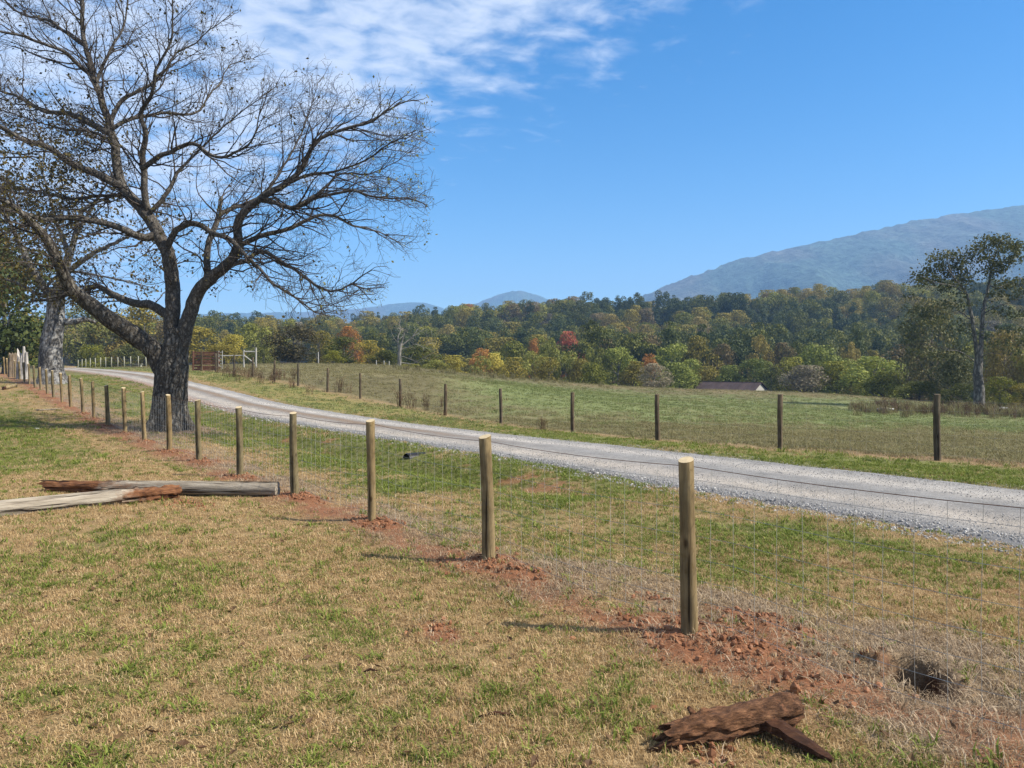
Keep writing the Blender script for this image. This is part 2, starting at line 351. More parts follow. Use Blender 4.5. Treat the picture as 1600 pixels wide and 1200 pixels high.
M['green'] = m_leaf('green_grass', [(.0, (.055, .075, .012)), (.4, (.120, .155, .024)), (.75, (.185, .22, .040)), (1, (.28, .30, .075))], .35)
M['thatch'] = m_leaf('grey_thatch', [(.0, (.10, .068, .042)), (.35, (.245, .175, .108)), (.7, (.37, .28, .18)), (1, (.55, .44, .31))], .2)
M['meadow'] = m_leaf('meadow_grass', [(.0, (.09, .075, .034)), (.4, (.165, .145, .062)), (.75, (.225, .195, .088)), (1, (.165, .185, .065))], .3)
M['pasture'] = m_leaf('pasture_grass', [(.0, (.066, .086, .026)), (.4, (.132, .160, .048)), (.75, (.195, .218, .074)), (1, (.28, .275, .11))], .3)
M['weed'] = m_leaf('dead_weed', [(.0, (.035, .018, .010)), (.4, (.085, .045, .022)), (.8, (.14, .085, .04)), (1, (.2, .14, .07))], .15)
M['clod'] = m_leaf('red_clay_clod', [(.0, (.13, .052, .023)), (.5, (.19, .080, .036)), (1, (.26, .12, .058))], 0.0, False)
M['stone'] = m_leaf('gravel_stone', [(.0, (.16, .155, .15)), (.45, (.25, .24, .23)), (.8, (.34, .325, .305)), (1, (.46, .44, .41))], 0.0, False)
M['post_new'] = m_wood('treated_pine', (.13, .100, .060), (.255, .210, .13), (.365, .312, .205), 5, .10, .8, .010, (.15, .115, .055), True)
M['post_old'] = m_wood('weathered_post', (.055, .045, .035), (.125, .105, .082), (.24, .21, .165), 5, .10, .9, .014, None, True)
M['cut'] = m_plain('cut_end_grain', (.43, .345, .215), .85, 0, .12, 30)
M['wire'] = m_plain('galvanised_wire', (.27, .265, .245), .65, .2, .3)
M['rustwire'] = m_plain('rusty_wire', (.10, .048, .032), .7, .2, .25)
M['pole_grey'] = m_wood('weathered_pole', (.12, .095, .07), (.34, .30, .245), (.52, .48, .41), 5, (.07, 1, 1), .9, .012)
M['rot'] = m_wood('rotten_heartwood', (.05, .018, .008), (.16, .065, .026), (.28, .125, .05), 7, (.16, 1, 1), 1.0, .03)
def m_pole_rot():
    m, nt, b, out = new_mat('weathered_pole_with_rot'); at = nt.nodes.new('ShaderNodeAttribute'); at.attribute_name = 'rot'; at.attribute_type = 'GEOMETRY'
    n = noise(nt, 22, 6, .65, stretch=(.07, 1, 1)); n2 = noise(nt, 5, 5, .65, stretch=(.5, 1, 1)); n3 = noise(nt, 30, 6, .7, stretch=(.2, 1, 1))
    a = ramp(nt, [(.28, (.055, .042, .03)), (.45, (.22, .185, .14)), (.75, (.42, .37, .295))], n.outputs['Fac']); r = ramp(nt, [(.3, (.035, .014, .007)), (.5, (.13, .055, .024)), (.75, (.25, .12, .052))], n3.outputs['Fac'])
    s_ = nt.nodes.new('ShaderNodeMath'); s_.operation = 'MULTIPLY_ADD'; s_.inputs[1].default_value = 1.2; nt.links.new(n2.outputs['Fac'], s_.inputs[0]); nt.links.new(at.outputs['Fac'], s_.inputs[2])
    w = ramp(nt, [(.0, (0, 0, 0)), (.5, (0, 0, 0)), (.66, (1, 1, 1))]); mr = nt.nodes.new('ShaderNodeMapRange'); mr.inputs['From Min'].default_value = .4; mr.inputs['From Max'].default_value = 2.0; nt.links.new(s_.outputs[0], mr.inputs['Value']); nt.links.new(mr.outputs[0], w.inputs['Fac'])
    n4 = noise(nt, 17, 3, .6, stretch=(.045, 1, 1)); ck = ramp(nt, [(.36, (.12, .10, .085)), (.42, (1, 1, 1))], n4.outputs['Fac']); col = mixc(nt, 1.0, mixc(nt, w.outputs[0], a.outputs[0], r.outputs[0]), ck.outputs[0], 'MULTIPLY')
    nt.links.new(col, b.inputs['Base Color']); hb = mixc(nt, 1.0, n3.outputs['Color'], ck.outputs[0], 'MULTIPLY'); bump(nt, b, hb, 1.0, .025); return m
M['pole_rot'] = m_pole_rot()
M['rot_clay'] = m_wood('clay_caked_wood', (.030, .014, .008), (.115, .055, .028), (.25, .13, .068), 15, (.30, 1, 1), .9, .022, (.15, .068, .034))
M['rot_dark'] = m_wood('dark_rotten_slab', (.018, .008, .005), (.05, .020, .010), (.10, .045, .02), 8, (.15, 1, 1), 1.0, .02)
M['bark'] = m_bark('dark_bark', (.018, .015, .011), (.082, .071, .057), (.26, .24, .205), None, 10, .09)
M['limb'] = m_bark('grey_limb_bark', (.024, .020, .016), (.085, .075, .063), (.20, .185, .16), None, 14, .03)
M['twig'] = m_plain('twig_bark', (.055, .045, .038), .85, 0, .35, 3)
M['bark_pale'] = m_bark('pale_bark', (.022, .020, .018), (.10, .094, .086), (.24, .23, .215), (.27, .265, .255), 7)
M['bark_grey'] = m_bark('grey_bark', (.03, .026, .021), (.11, .10, .085), (.25, .235, .205), None, 5)
M['deadwood'] = m_plain('bleached_deadwood', (.20, .185, .155), .8, 0, .25, 2)
M['leafdull'] = m_leaf('dull_autumn_leaf', [(0, (.03, .025, .008)), (.5, (.085, .07, .018)), (1, (.17, .12, .035))], .3)
M['leafyel'] = m_leaf('yellowing_leaf', [(0, (.10, .10, .02)), (.5, (.24, .23, .05)), (1, (.40, .36, .10))], .4)
M['stump'] = m_wood('silver_stump', (.16, .14, .13), (.42, .40, .385), (.66, .64, .62), 4, .07, 1.0, .03)
M['stump_brown'] = m_wood('brown_stump', (.07, .05, .035), (.2, .155, .11), (.36, .30, .23), 4, .07, 1.0, .03)
M['redboard'] = m_wood('red_brown_board', (.10, .048, .032), (.20, .10, .065), (.30, .17, .115), 5, (.1, 1, 1), .5, .01)
M['whitepaint'] = m_plain('weathered_white_paint', (.33, .32, .29), .7, 0, .15, 6)
M['greypost'] = m_plain('pale_fence_stake', (.29, .285, .22), .8, 0, .15, 6)
M['roofmetal'] = m_plain('dull_maroon_roof', (.052, .034, .031), .7, .0, .3, .7)
M['dark'] = m_plain('painted_shade', (.012, .011, .010), .9)  # near black, paints shade under the barn eave and inside its doorway
M['pipe'] = m_plain('black_plastic_pipe', (.014, .014, .016), .45, 0, .3)
LEAF = {
 'dark': [(0, (0.034, 0.040, 0.004)), (.5, (0.083, 0.093, 0.011)), (1, (0.177, 0.167, 0.018))],
 'pine': [(0, (0.021, 0.030, 0.008)), (.5, (0.050, 0.068, 0.016)), (1, (0.114, 0.126, 0.027))],
 'green': [(0, (0.057, 0.067, 0.007)), (.5, (0.146, 0.152, 0.012)), (1, (0.303, 0.269, 0.025))],
 'olive': [(0, (0.079, 0.070, 0.009)), (.5, (0.198, 0.163, 0.022)), (1, (0.368, 0.282, 0.044))],
 'yelgreen': [(0, (0.085, 0.093, 0.016)), (.5, (0.209, 0.214, 0.037)), (1, (0.357, 0.326, 0.078))],
 'yellow': [(0, (0.202, 0.155, 0.019)), (.5, (0.465, 0.364, 0.046)), (1, (0.600, 0.558, 0.109))],
 'orange': [(0, (0.137, 0.056, 0.015)), (.5, (0.322, 0.142, 0.032)), (1, (0.471, 0.248, 0.074))],
 'red': [(0, (0.111, 0.027, 0.015)), (.5, (0.261, 0.065, 0.034)), (1, (0.397, 0.124, 0.068))],
 'rust': [(0, (.060, .046, .018)), (.5, (.140, .104, .040)), (1, (.225, .170, .070))],
 'grey': [(0, (0.088, 0.072, 0.044)), (.5, (0.198, 0.169, 0.102)), (1, (0.335, 0.288, 0.179))],
}
for k, v in LEAF.items(): M['L_'+k] = m_leaf('foliage_'+k, v, .28)

# ------------------------------------------------------------------ the ground sheet
def lawn_green(x, y):
    """0 straw .. 1 green, patchy"""
    s, t = st(x, y)
    g = fbm(x*.75+3, y*.75, 31, 4)*.55+fbm(x*3.1, y*3.1, 41, 3)*.6-.08
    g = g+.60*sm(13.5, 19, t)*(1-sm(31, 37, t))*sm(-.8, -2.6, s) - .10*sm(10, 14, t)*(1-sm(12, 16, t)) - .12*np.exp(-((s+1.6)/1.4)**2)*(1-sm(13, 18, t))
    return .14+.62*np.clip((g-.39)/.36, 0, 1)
def zone(x, y):
    """colour and kind of ground cover; kinds 0 straw 1 green 2 thatch 3 meadow 4 pasture 5 bare"""
    x = np.asarray(x, float); y = np.asarray(y, float); n = len(x); s, t = st(x, y); r = np.hypot(x, y)
    wob = (fbm(x*.8, y*.8, 51, 3)-.5)
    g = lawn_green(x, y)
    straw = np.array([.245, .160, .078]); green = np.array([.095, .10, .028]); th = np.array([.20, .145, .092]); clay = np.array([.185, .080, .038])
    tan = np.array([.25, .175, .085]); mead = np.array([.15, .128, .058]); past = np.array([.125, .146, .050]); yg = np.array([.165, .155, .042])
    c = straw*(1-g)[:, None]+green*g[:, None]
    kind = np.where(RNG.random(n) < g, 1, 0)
    def lay(col, w, k=None):
        nonlocal c, kind
        w = np.clip(w, 0, 1); c = c*(1-w)[:, None]+np.asarray(col)*w[:, None]
        if k is not None: kind = np.where(RNG.random(n) < w, k, kind)
    hi = .70+.80*sm(6, 2, t)
    tw = sm(-.55, -.1, s+wob*.5)*(1-sm(hi-.25, hi+.3, s+wob*.9)); lay(th, tw*np.clip(.50+1.9*(fbm(x*1.3, y*1.3, 57, 3)-.42), .10, .95)*(1-sm(70, 95, t)), 2)
    lay(clay*1.05, .75*sm(-.7, -.2, s)*(1-sm(.35, .8, s))*sm(.50, .60, fbm(x*1.6+5, y*1.6, 63, 3)), 5)
    # clay streak on the lawn side of the posts
    lay(clay*1.05, .85*np.exp(-((s+.16+wob*.5)/.30)**2)*sm(.30, .48, fbm(x*1.1, y*1.1, 61, 3)+.06)*(1-sm(60, 80, t)), 5)
    v = sm(hi-.1, hi+.3, s+wob*.7)*(1-sm(5.0, 5.4, s)); gv = np.clip((fbm(x*.6, y*.6, 71, 4)-.42)/.2, 0, 1)*.55+.15+.50*sm(6, 13, t)*sm(.9, 1.8, s)+.25*np.exp(-((s-3.4)/.9)**2)
    lay(green*1.1, v*np.clip(gv, 0, .92), 1); lay(straw*.95, v*np.clip(1-gv, 0, 1)*.9, 0)
    lay(clay*1.15, v*sm(.72, .80, fbm(x*1.3+9, y*1.3, 77, 3))*.7*sm(2, 3, s), 5)
    lay((.10, .075, .05), .55*np.exp(-((s-4.75)/.3)**2)*sm(6, 12, t), None)
    ff = np.interp(t, [-10, 7, 14, 22, 31, 38, 45, 55, 80], [11.2, 11.3, 11.15, 12.0, 12.65, 12.3, 11.9, 11.6, 11.4])
    w = sm(8.4, 8.8, s)*(1-sm(-.2, .2, s-ff+.3)); gg = np.clip(fbm(x*.4, y*.4, 81, 3)*1.8-.45, 0, 1)
    lay(green*1.35, w*(1-sm(16, 26, t)*.8)*(.55+.45*gg), 1); lay(yg, w*sm(16, 26, t)*(.35+.6*gg), 4)
    f = sm(-.25, .25, s-ff)*(r < 135)
    lay(mead, f, 3)
    band = sm(24, 36, y+16*wob)*(1-sm(66, 82, y+wob*20))*sm(640, 820, 800+F*x/np.maximum(y, 1)+160*wob)
    band2 = sm(640, 760, 800+F*x/np.maximum(y, 1))*sm(36, 46, y)*(1-sm(60, 68, y))
    lay(past, f*np.clip(np.maximum(band, band2*.8)*(.45+.8*fbm(x*.22, y*.12, 91, 3)), 0, 1), 4)
    lay(tan*.8, f*sm(72, 84, y+wob*14)*.6*sm(700, 900, 800+F*x/np.maximum(y, 1)), 3)
    lay(mead*.66, f*.7*sm(.46, .60, fbm(x*.11+4, y*.16, 95, 3))*(1-band), 3)
    lay(tan*.9, .85*np.exp(-((s-ff-.15)/.33)**2)*(t < 60)*(.5+fbm(x*1.2, y*1.2, 99, 2)*.7), 5)
    lay(clay*.9, .6*np.exp(-((s-ff-.7)/.5)**2)*sm(12, 6, t), 5)
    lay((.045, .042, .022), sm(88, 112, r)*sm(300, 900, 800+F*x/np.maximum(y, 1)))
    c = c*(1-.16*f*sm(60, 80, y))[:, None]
    dm, dh = dirt(x, y); lay(clay, sm(.22, .55, dm+(fbm(x*3.3, y*3.3, 55, 3)-.5)*.55)*.95, 5)
    hd = np.hypot(x-HOLE[0], y-HOLE[1]); lay((.045, .021, .012), 1-sm(.12, .165, hd), 5); lay(clay*.7, np.exp(-(((x-HOLE[0])/.15)**2))*sm(.05, -.08, y-HOLE[1])*sm(-.42, -.2, y-HOLE[1])*.8, 5)  # soil inside the post hole tinted near black to paint in the pit's shade
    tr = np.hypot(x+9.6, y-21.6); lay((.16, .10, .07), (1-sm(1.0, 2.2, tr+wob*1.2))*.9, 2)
    return c, kind
def build_ground():
    rad = np.concatenate([np.linspace(.3, 2.4, 14, endpoint=False), np.exp(np.linspace(math.log(2.4), math.log(14), 225, endpoint=False)),
                          np.exp(np.linspace(math.log(14), math.log(125), 190, endpoint=False)), np.exp(np.linspace(math.log(125), math.log(3950), 100))])
    A = math.radians(50)
    ang = np.concatenate([np.linspace(-math.pi, -A, 60, endpoint=False), np.linspace(-A, A, 540, endpoint=False), np.linspace(A, math.pi, 60, endpoint=False)])
    nr, na = len(rad), len(ang); RR, AA = np.meshgrid(rad, ang, indexing='ij'); x = (RR*np.sin(AA)).ravel(); y = (RR*np.cos(AA)).ravel()
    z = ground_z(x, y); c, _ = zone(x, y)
    i, j = np.meshgrid(np.arange(nr-1), np.arange(na), indexing='ij'); j2 = (j+1) % na
    Fc = np.stack([i*na+j, i*na+j2, (i+1)*na+j2, (i+1)*na+j], -1).reshape(-1, 4)[:, ::-1]
    V = np.c_[x, y, z]; V = np.vstack([V, [[0, 0, gz(0, 0)]]])
    me = mesh_np('ground', V, Fc, True)
    bmv = [(nr*na, (k+1) % na, k) for k in range(0)]
    at = me.color_attributes.new('tint', 'FLOAT_COLOR', 'POINT'); cc = np.ones((len(V), 4), np.float32); cc[:-1, :3] = c; at.data.foreach_set('color', cc.ravel())
    tag(add('ground', me, M['ground']), kind='structure')
build_ground()
def build_road():
    t = np.concatenate([np.arange(-14, 40, .10), np.arange(40, 150, .4)]); q = np.linspace(-.06, 1.06, 41)
    a = np.interp(t, ROAD_T, ROAD_A)+.16*(fbm(t*.9, t*0, 5, 3)-.5); b = np.interp(t, ROAD_T, ROAD_B)+.16*(fbm(t*.9, t*0+7, 6, 3)-.5)
    T, Q = np.meshgrid(t, q, indexing='ij'); S = a[:, None]*(1-Q)+b[:, None]*Q
    x, y = xy(S.ravel(), T.ravel()); T = T.ravel(); Q = Q.ravel()
    e = np.minimum(Q, 1-Q); z = base(x, y)+.012-.16*(1-sm(-.06, .05, e)) + .02*np.exp(-((Q-.52)/.10)**2) - .018*np.exp(-((Q-.27)/.10)**2)-.018*np.exp(-((Q-.78)/.10)**2)
    z += (fbm(x*4, y*4, 8, 3)-.5)*.022
    n = fbm(x*.7, y*.7, 12, 4)-.5
    grey = np.array([.185, .180, .174]); tan = np.array([.32, .285, .245]); pale = np.array([.33, .305, .275]); br = np.array([.17, .115, .07]); edge = np.array([.15, .148, .15])
    c = np.tile(grey, (len(x), 1))
    def lay(col, w):
        nonlocal c
        w = np.clip(w, 0, 1)[:, None]; c = c*(1-w)+np.asarray(col)*w
    lay(tan, np.clip(.9+.8*n, 0, 1)*np.exp(-((Q-.29+n*.12)/.115)**2)); lay(pale, np.clip(.9+.8*n, 0, 1)*np.exp(-((Q-.76+n*.10)/.115)**2)); k2 = fbm(x*2.6, y*2.6, 14, 3); c = c*(.78+.44*k2)[:, None]
    lay(br, .8*np.exp(-((Q-.53+n*.15)/.09)**2)*sm(12, 22, T)); lay(edge, (1-sm(.02, .12, Q+n*.1))*.8); lay((.25, .25, .265), sm(.92, .98, Q+n*.05)*.8)
    lay((.31, .20, .135), (1-sm(.0, .25, Q))*sm(24, 34, T)*.75)
    nt_, nq = len(t), len(q); i, j = np.meshgrid(np.arange(nt_-1), np.arange(nq-1), indexing='ij')
    Fc = np.stack([i*nq+j, i*nq+j+1, (i+1)*nq+j+1, (i+1)*nq+j], -1).reshape(-1, 4)
    me = mesh_np('road', np.c_[x, y, z], Fc, True)
    at = me.color_attributes.new('tint', 'FLOAT_COLOR', 'POINT'); cc = np.ones((len(x), 4), np.float32); cc[:, :3] = c; at.data.foreach_set('color', cc.ravel())
    tag(add('road', me, M['road']), kind='structure')
build_road()
def skyline(u): return u
def build_mountain(name, us, vs_, yr, y0, y1, seed, nx=260, ny=90, tint=(.034, .058, .048)):
    u = np.linspace(us[0], us[-1], nx); top = (HV-np.interp(u, us, vs_))*yr/F+CZ
    q = np.linspace(0, 1, ny); X = np.empty((nx, ny)); Y = X.copy(); Z = X.copy(); b = -32.0
    for k, w in enumerate(q):
        if w < .7: f = w/.7; yy = y0+(yr-y0)*f; zz = b+(top-b)*(f**1.15)
        else: f = (w-.7)/.3; yy = yr+(y1-yr)*f; zz = b+(top-b)*(1-f)
        X[:, k] = (u-800)/F*yr; Y[:, k] = yy; Z[:, k] = zz
    amp = (top.max()-b); e = np.clip((Z-b)/amp, 0, 1)
    gul = (1-2*np.abs(fbm(X/(amp*.55)+.25*fbm(X/(amp*.2), Y/(amp*.3), seed+3, 2), Y/(amp*2.6), seed, 3)-.5)*2.0)-.5; can = (fbm(X/(amp*.035), Y/(amp*.035), seed+9, 3)-.5)
    front = np.where(q < .69, 1, 0)[None, :]*np.sin(np.pi*np.clip(q/.7, 0, 1))[None, :]
    Z = Z+gul*amp*.17*front+can*amp*.024
    n = fbm(X/(amp*.3), Y/(amp*.5), seed+4, 4)[..., None]; m2 = fbm(X/(amp*.06), Y/(amp*.06), seed+6, 3)[..., None]
    c = np.array(tint)*(.6+.8*m2); w = np.clip((n-.45)*4, 0, 1)*.45; c = c*(1-w)+np.array([.085, .058, .052])*(.6+.8*m2)*w
    i, j = np.meshgrid(np.arange(nx-1), np.arange(ny-1), indexing='ij'); Fc = np.stack([i*ny+j, (i+1)*ny+j, (i+1)*ny+j+1, i*ny+j+1], -1).reshape(-1, 4)
    me = mesh_np(name, np.c_[X.ravel(), Y.ravel(), Z.ravel()], Fc, True)
    at = me.color_attributes.new('tint', 'FLOAT_COLOR', 'POINT'); cc = np.ones((nx*ny, 4), np.float32); cc[:, :3] = c.reshape(-1, 3); at.data.foreach_set('color', cc.ravel())
    tag(add(name, me, M['mount']), kind='structure')
build_mountain('mountain', [900, 985, 1005, 1040, 1070, 1100, 1160, 1220, 1300, 1370, 1430, 1500, 1600, 1800, 2100, 2500], [500, 470, 462, 446, 434, 424, 403, 390, 373, 358, 344, 333, 318, 312, 318, 350], 2100, 1000, 3000, 5, 420, 120)
build_mountain('mountain', [690, 735, 760, 780, 800, 815, 830, 850, 870, 920, 1000], [500, 477, 467, 459, 454, 454, 457, 464, 473, 488, 500], 3000, 2300, 3700, 15, 160, 60)
build_mountain('mountain', [-500, 0, 300, 480, 560, 600, 630, 655, 672, 700, 760], [500, 493, 490, 486, 482, 476, 472, 471, 474, 483, 500], 3150, 2450, 3800, 25, 200, 50)
# ------------------------------------------------------------------ scattering of uncountable cover (geometry nodes, one object each)
def proto_coll(name, meshes, mat_list):
    c = bpy.data.collections.new(name)
    for k, me in enumerate(meshes):
        o = bpy.data.objects.new('%s_%02d' % (name, k), me)
        if not me.materials: me.materials.append(mat_list[k] if isinstance(mat_list, list) else mat_list)
        c.objects.link(o)
    return c
def scatter(name, pts, rots, scl, idx, coll, label, cat):
    me = bpy.data.meshes.new(name); n = len(pts); me.vertices.add(n); me.vertices.foreach_set('co', np.asarray(pts, np.float32).ravel())
    a = me.attributes.new('rot', 'FLOAT_VECTOR', 'POINT'); a.data.foreach_set('vector', np.asarray(rots, np.float32).ravel())
    a = me.attributes.new('scl', 'FLOAT_VECTOR', 'POINT'); a.data.foreach_set('vector', np.asarray(scl, np.float32).ravel())
    a = me.attributes.new('pick', 'INT', 'POINT'); a.data.foreach_set('value', np.asarray(idx, np.int32).ravel())
    me.update(); o = add(name, me); g = bpy.data.node_groups.new(name, 'GeometryNodeTree')
    g.interface.new_socket('Geometry', in_out='INPUT', socket_type='NodeSocketGeometry'); g.interface.new_socket('Geometry', in_out='OUTPUT', socket_type='NodeSocketGeometry')
    N = g.nodes.new; L = g.links.new; gi = N('NodeGroupInput'); go = N('NodeGroupOutput'); ip = N('GeometryNodeInstanceOnPoints'); ci = N('GeometryNodeCollectionInfo')
    ci.inputs['Collection'].default_value = coll; ci.inputs['Separate Children'].default_value = True; ci.inputs['Reset Children'].default_value = True
    def na(nm, ty):
        q = N('GeometryNodeInputNamedAttribute'); q.data_type = ty; q.inputs['Name'].default_value = nm; return next(s for s in q.outputs if s.enabled and s.name == 'Attribute')
    er = N('FunctionNodeEulerToRotation'); L(na('rot', 'FLOAT_VECTOR'), er.inputs[0])
    ip.inputs['Pick Instance'].default_value = True
    L(gi.outputs[0], ip.inputs['Points']); L(ci.outputs[0], ip.inputs['Instance']); L(na('pick', 'INT'), ip.inputs['Instance Index'])
    L(er.outputs[0], ip.inputs['Rotation']); L(na('scl', 'FLOAT_VECTOR'), ip.inputs['Scale']); L(ip.outputs[0], go.inputs[0])
    md = o.modifiers.new('scatter', 'NODES'); md.node_group = g
    tag(o, label, cat, kind='stuff'); return o
def tuft(seed, n, h, spread, width, lean, flat=0.0):
    """a tuft of bent, tapering blades"""
    r = random.Random(seed); V = []; Fc = []
    for _ in range(n):
        a = r.uniform(0, 6.283); q = spread*math.sqrt(r.random()); bx, by = q*math.cos(a), q*math.sin(a)
        d = r.uniform(0, 6.283); hh = h*r.uniform(.45, 1.15); ln = lean*r.uniform(.3, 1.4); w = width*r.uniform(.7, 1.3)
        if r.random() < flat: hh *= .3; ln = 1.6+r.random()
        ox, oy = math.cos(d), math.sin(d); px, py = -oy*w/2, ox*w/2
        m = (bx+ox*ln*hh*.35, by+oy*ln*hh*.35, hh*.62); t = (bx+ox*ln*hh, by+oy*ln*hh, hh*r.uniform(.75, 1.05))
        k = len(V); V += [(bx-px, by-py, -.008), (bx+px, by+py, -.008), (m[0]+px*.8, m[1]+py*.8, m[2]), (m[0]-px*.8, m[1]-py*.8, m[2]), t]
        Fc += [(k, k+1, k+2, k+3), (k+3, k+2, k+4)]
    return mesh_np('tuft', V, Fc)
def stalks(seed, n, h, spread):
    r = random.Random(seed); mb = MB()
    for _ in range(n):
        a = r.uniform(0, 6.283); q = spread*math.sqrt(r.random()); x, y = q*math.cos(a), q*math.sin(a); hh = h*r.uniform(.5, 1.1); lx, ly = r.gauss(0, .22)*hh, r.gauss(0, .22)*hh
        w = .006+.004*r.random(); mb.tube([(x, y, -.02), (x+lx*.4, y+ly*.4, hh*.55), (x+lx, y+ly, hh)], [w, w*.8, w*.4], 3, False)
        for _ in range(5):
            f = r.uniform(.35, 1); b = r.uniform(0, 6.283); p = Vector((x+lx*f, y+ly*f, hh*f)); e = p+Vector((math.cos(b), math.sin(b), .7))*hh*r.uniform(.08, .2)
            mb.tube([p, e], [w*.6, w*.3], 3, False); s_ = hh*.035
            mb.raw([e+Vector((r.uniform(-s_, s_), r.uniform(-s_, s_), r.uniform(-s_, s_))) for _ in range(4)], [(0, 1, 2, 3)])
    me = bpy.data.meshes.new('stalks'); me.from_pydata(mb.v, [], mb.f); me.update(); return me
def rock(seed, squash=.7):
    bm = bmesh.new(); bmesh.ops.create_icosphere(bm, subdivisions=1, radius=.5); r = random.Random(seed)
    for v in bm.verts: v.co *= r.uniform(.7, 1.2); v.co.z *= squash
    me = bpy.data.meshes.new('rock'); bm.to_mesh(me); bm.free(); return me
straws = [tuft(100+k, 30, .030, .055, .0034, 1.3, .55) for k in range(4)]
greens = [tuft(120+k, 22, .032, .045, .0038, 1.0, .15) for k in range(4)]
broad = [tuft(140+k, 12, .050, .05, .0085, 1.3, .25) for k in range(2)]
thatch = [tuft(150+k, 26, .036, .09, .0036, 2.2, .8) for k in range(3)]
meadow = [tuft(160+k, 26, .085, .12, .006, .9, .25) for k in range(3)]
pasture = [tuft(170+k, 26, .07, .12, .008, .9, .15) for k in range(3)]
gcoll = proto_coll('turf', straws+greens+broad+thatch+meadow+pasture, [M['straw']]*4+[M['green']]*6+[M['thatch']]*3+[M['meadow']]*3+[M['pasture']]*3)
PICK = {0: (0, 4), 1: (4, 8), 2: (10, 13), 3: (13, 16), 4: (16, 19)}
def build_grass():
    P = []; R_ = []; S_ = []; I_ = []
    for (r0, r1, dens, sc) in ((1.3, 8.5, 760, 1.0), (8.5, 16, 230, 1.15), (16, 30, 70, 1.5), (30, 60, 12, 1.9), (60, 94, 5, 2.3)):
        A = math.radians(54 if r1 < 20 else 46); n = int(A*(r1*r1-r0*r0)*dens); r = np.sqrt(RNG.random(n)*(r1*r1-r0*r0)+r0*r0); a = (RNG.random(n)*2-1)*A
        x = r*np.sin(a); y = r*np.cos(a); s, t = st(x, y); _, k = zone(x, y); rw = road_w(s, t)
        k = np.where((k == 5) & (RNG.random(n) < .16), 2, k); keep = (rw < -.02) & (k != 5) & (np.hypot(x-HOLE[0], y-HOLE[1]) > .14) & ((y < 95) | (k == 3)) & ((r < 60) | (k >= 3))
        keep &= ~((k >= 3) & (r < 30) & (RNG.random(n) < .35)); keep &= ~((s > 12.5) & (RNG.random(n) < .3))
        x, y, k, r = x[keep], y[keep], k[keep], r[keep]; z = ground_z(x, y); n = len(x)
        lo = np.array([PICK[q][0] for q in k]); hi = np.array([PICK[q][1] for q in k]); idx = lo+(RNG.random(n)*(hi-lo)).astype(int)
        idx = np.where((k == 1) & (RNG.random(n) < .20), 8+(RNG.random(n)*2).astype(int), idx)
        sz = sc*(.7+.65*RNG.random(n)); tall = np.clip(.75+.9*(fbm(x*.8, y*.8, 201, 3)-.3), .5, 1.5)
        P.append(np.c_[x, y, z]); R_.append(np.c_[(RNG.random(n)-.5)*.5, (RNG.random(n)-.5)*.5, RNG.random(n)*6.283]); S_.append(np.c_[sz, sz, sz*tall*np.where((k >= 3) & (r > 12), .55, 1)]); I_.append(idx)
    scatter('grass', np.vstack(P), np.vstack(R_), np.vstack(S_), np.concatenate(I_), gcoll, 'short mixed straw and green grass covering lawn, verges and pasture', 'grass')
build_grass()
def build_gravel():
    P = []; S_ = []
    for (t0, t1, dens, sz) in ((-6, 7, 1000, .020), (7, 13, 520, .023), (13, 22, 200, .028), (22, 36, 60, .036)):
        n = int((t1-t0)*5.2*dens); t = t0+(t1-t0)*RNG.random(n); q = RNG.random(n)*1.24-.12
        a = np.interp(t, ROAD_T, ROAD_A); b = np.interp(t, ROAD_T, ROAD_B); s = a+(b-a)*q; x, y = xy(s, t); nn = fbm(x*.7, y*.7, 12, 4)-.5
        w = np.exp(-((q-.02)/.10)**2)+.55*np.exp(-((q-.53)/.10)**2)*(1-.8*sm(14, 24, t))+.55*np.exp(-((q-1.0)/.07)**2)+.34
        k = RNG.random(n) < np.clip(w*(.6+1.2*(nn+.4)), 0, 1); x, y, q = x[k], y[k], q[k]; e = np.minimum(q, 1-q)
        z = np.maximum(base(x, y)+.012-.16*(1-sm(-.06, .05, e)), ground_z(x, y)); n = len(x); g = sz*(.5+1.0*RNG.random(n)**2)*np.where(q < .10, 1.25, .62); P.append(np.c_[x, y, z+g*.12]); S_.append(np.c_[g*(.8+.5*RNG.random(n)), g, g])
    P = np.vstack(P); S_ = np.vstack(S_); n = len(P)
    scatter('gravel', P, RNG.random((n, 3))*6.283, S_, (RNG.random(n)*5).astype(int), proto_coll('stones', [rock(k) for k in range(5)], M['stone']), 'loose blue grey gravel stones along the farm road', 'gravel')
build_gravel()
def build_clods():
    P = []; S_ = []
    for (cx, cy, a, b, hh, st_) in DIRT_BLOBS:
        if cy > 26: continue
        n = int(900*a*b/.19*(1 if cy < 12 else .4)); l = RNG.normal(0, .55, n)*a; q = RNG.normal(0, .6, n)*b
        x = cx+FD[0]*l+FN[0]*q; y = cy+FD[1]*l+FN[1]*q; hd = np.hypot(x-HOLE[0], y-HOLE[1]); k = hd > .17; x, y = x[k], y[k]; n = len(x)
        g = .005+.052*RNG.random(n)**7; P.append(np.c_[x, y, ground_z(x, y)+g*.1]); S_.append(np.c_[g*1.2, g, g*.8])
    P = np.vstack(P); S_ = np.vstack(S_); n = len(P)
    scatter('soil', P, RNG.random((n, 3))*6.283, S_, (RNG.random(n)*4).astype(int), proto_coll('clods', [rock(50+k, .85) for k in range(4)], M['clod']), 'crumbled red clay soil heaped around the new fence posts', 'soil')
build_clods()
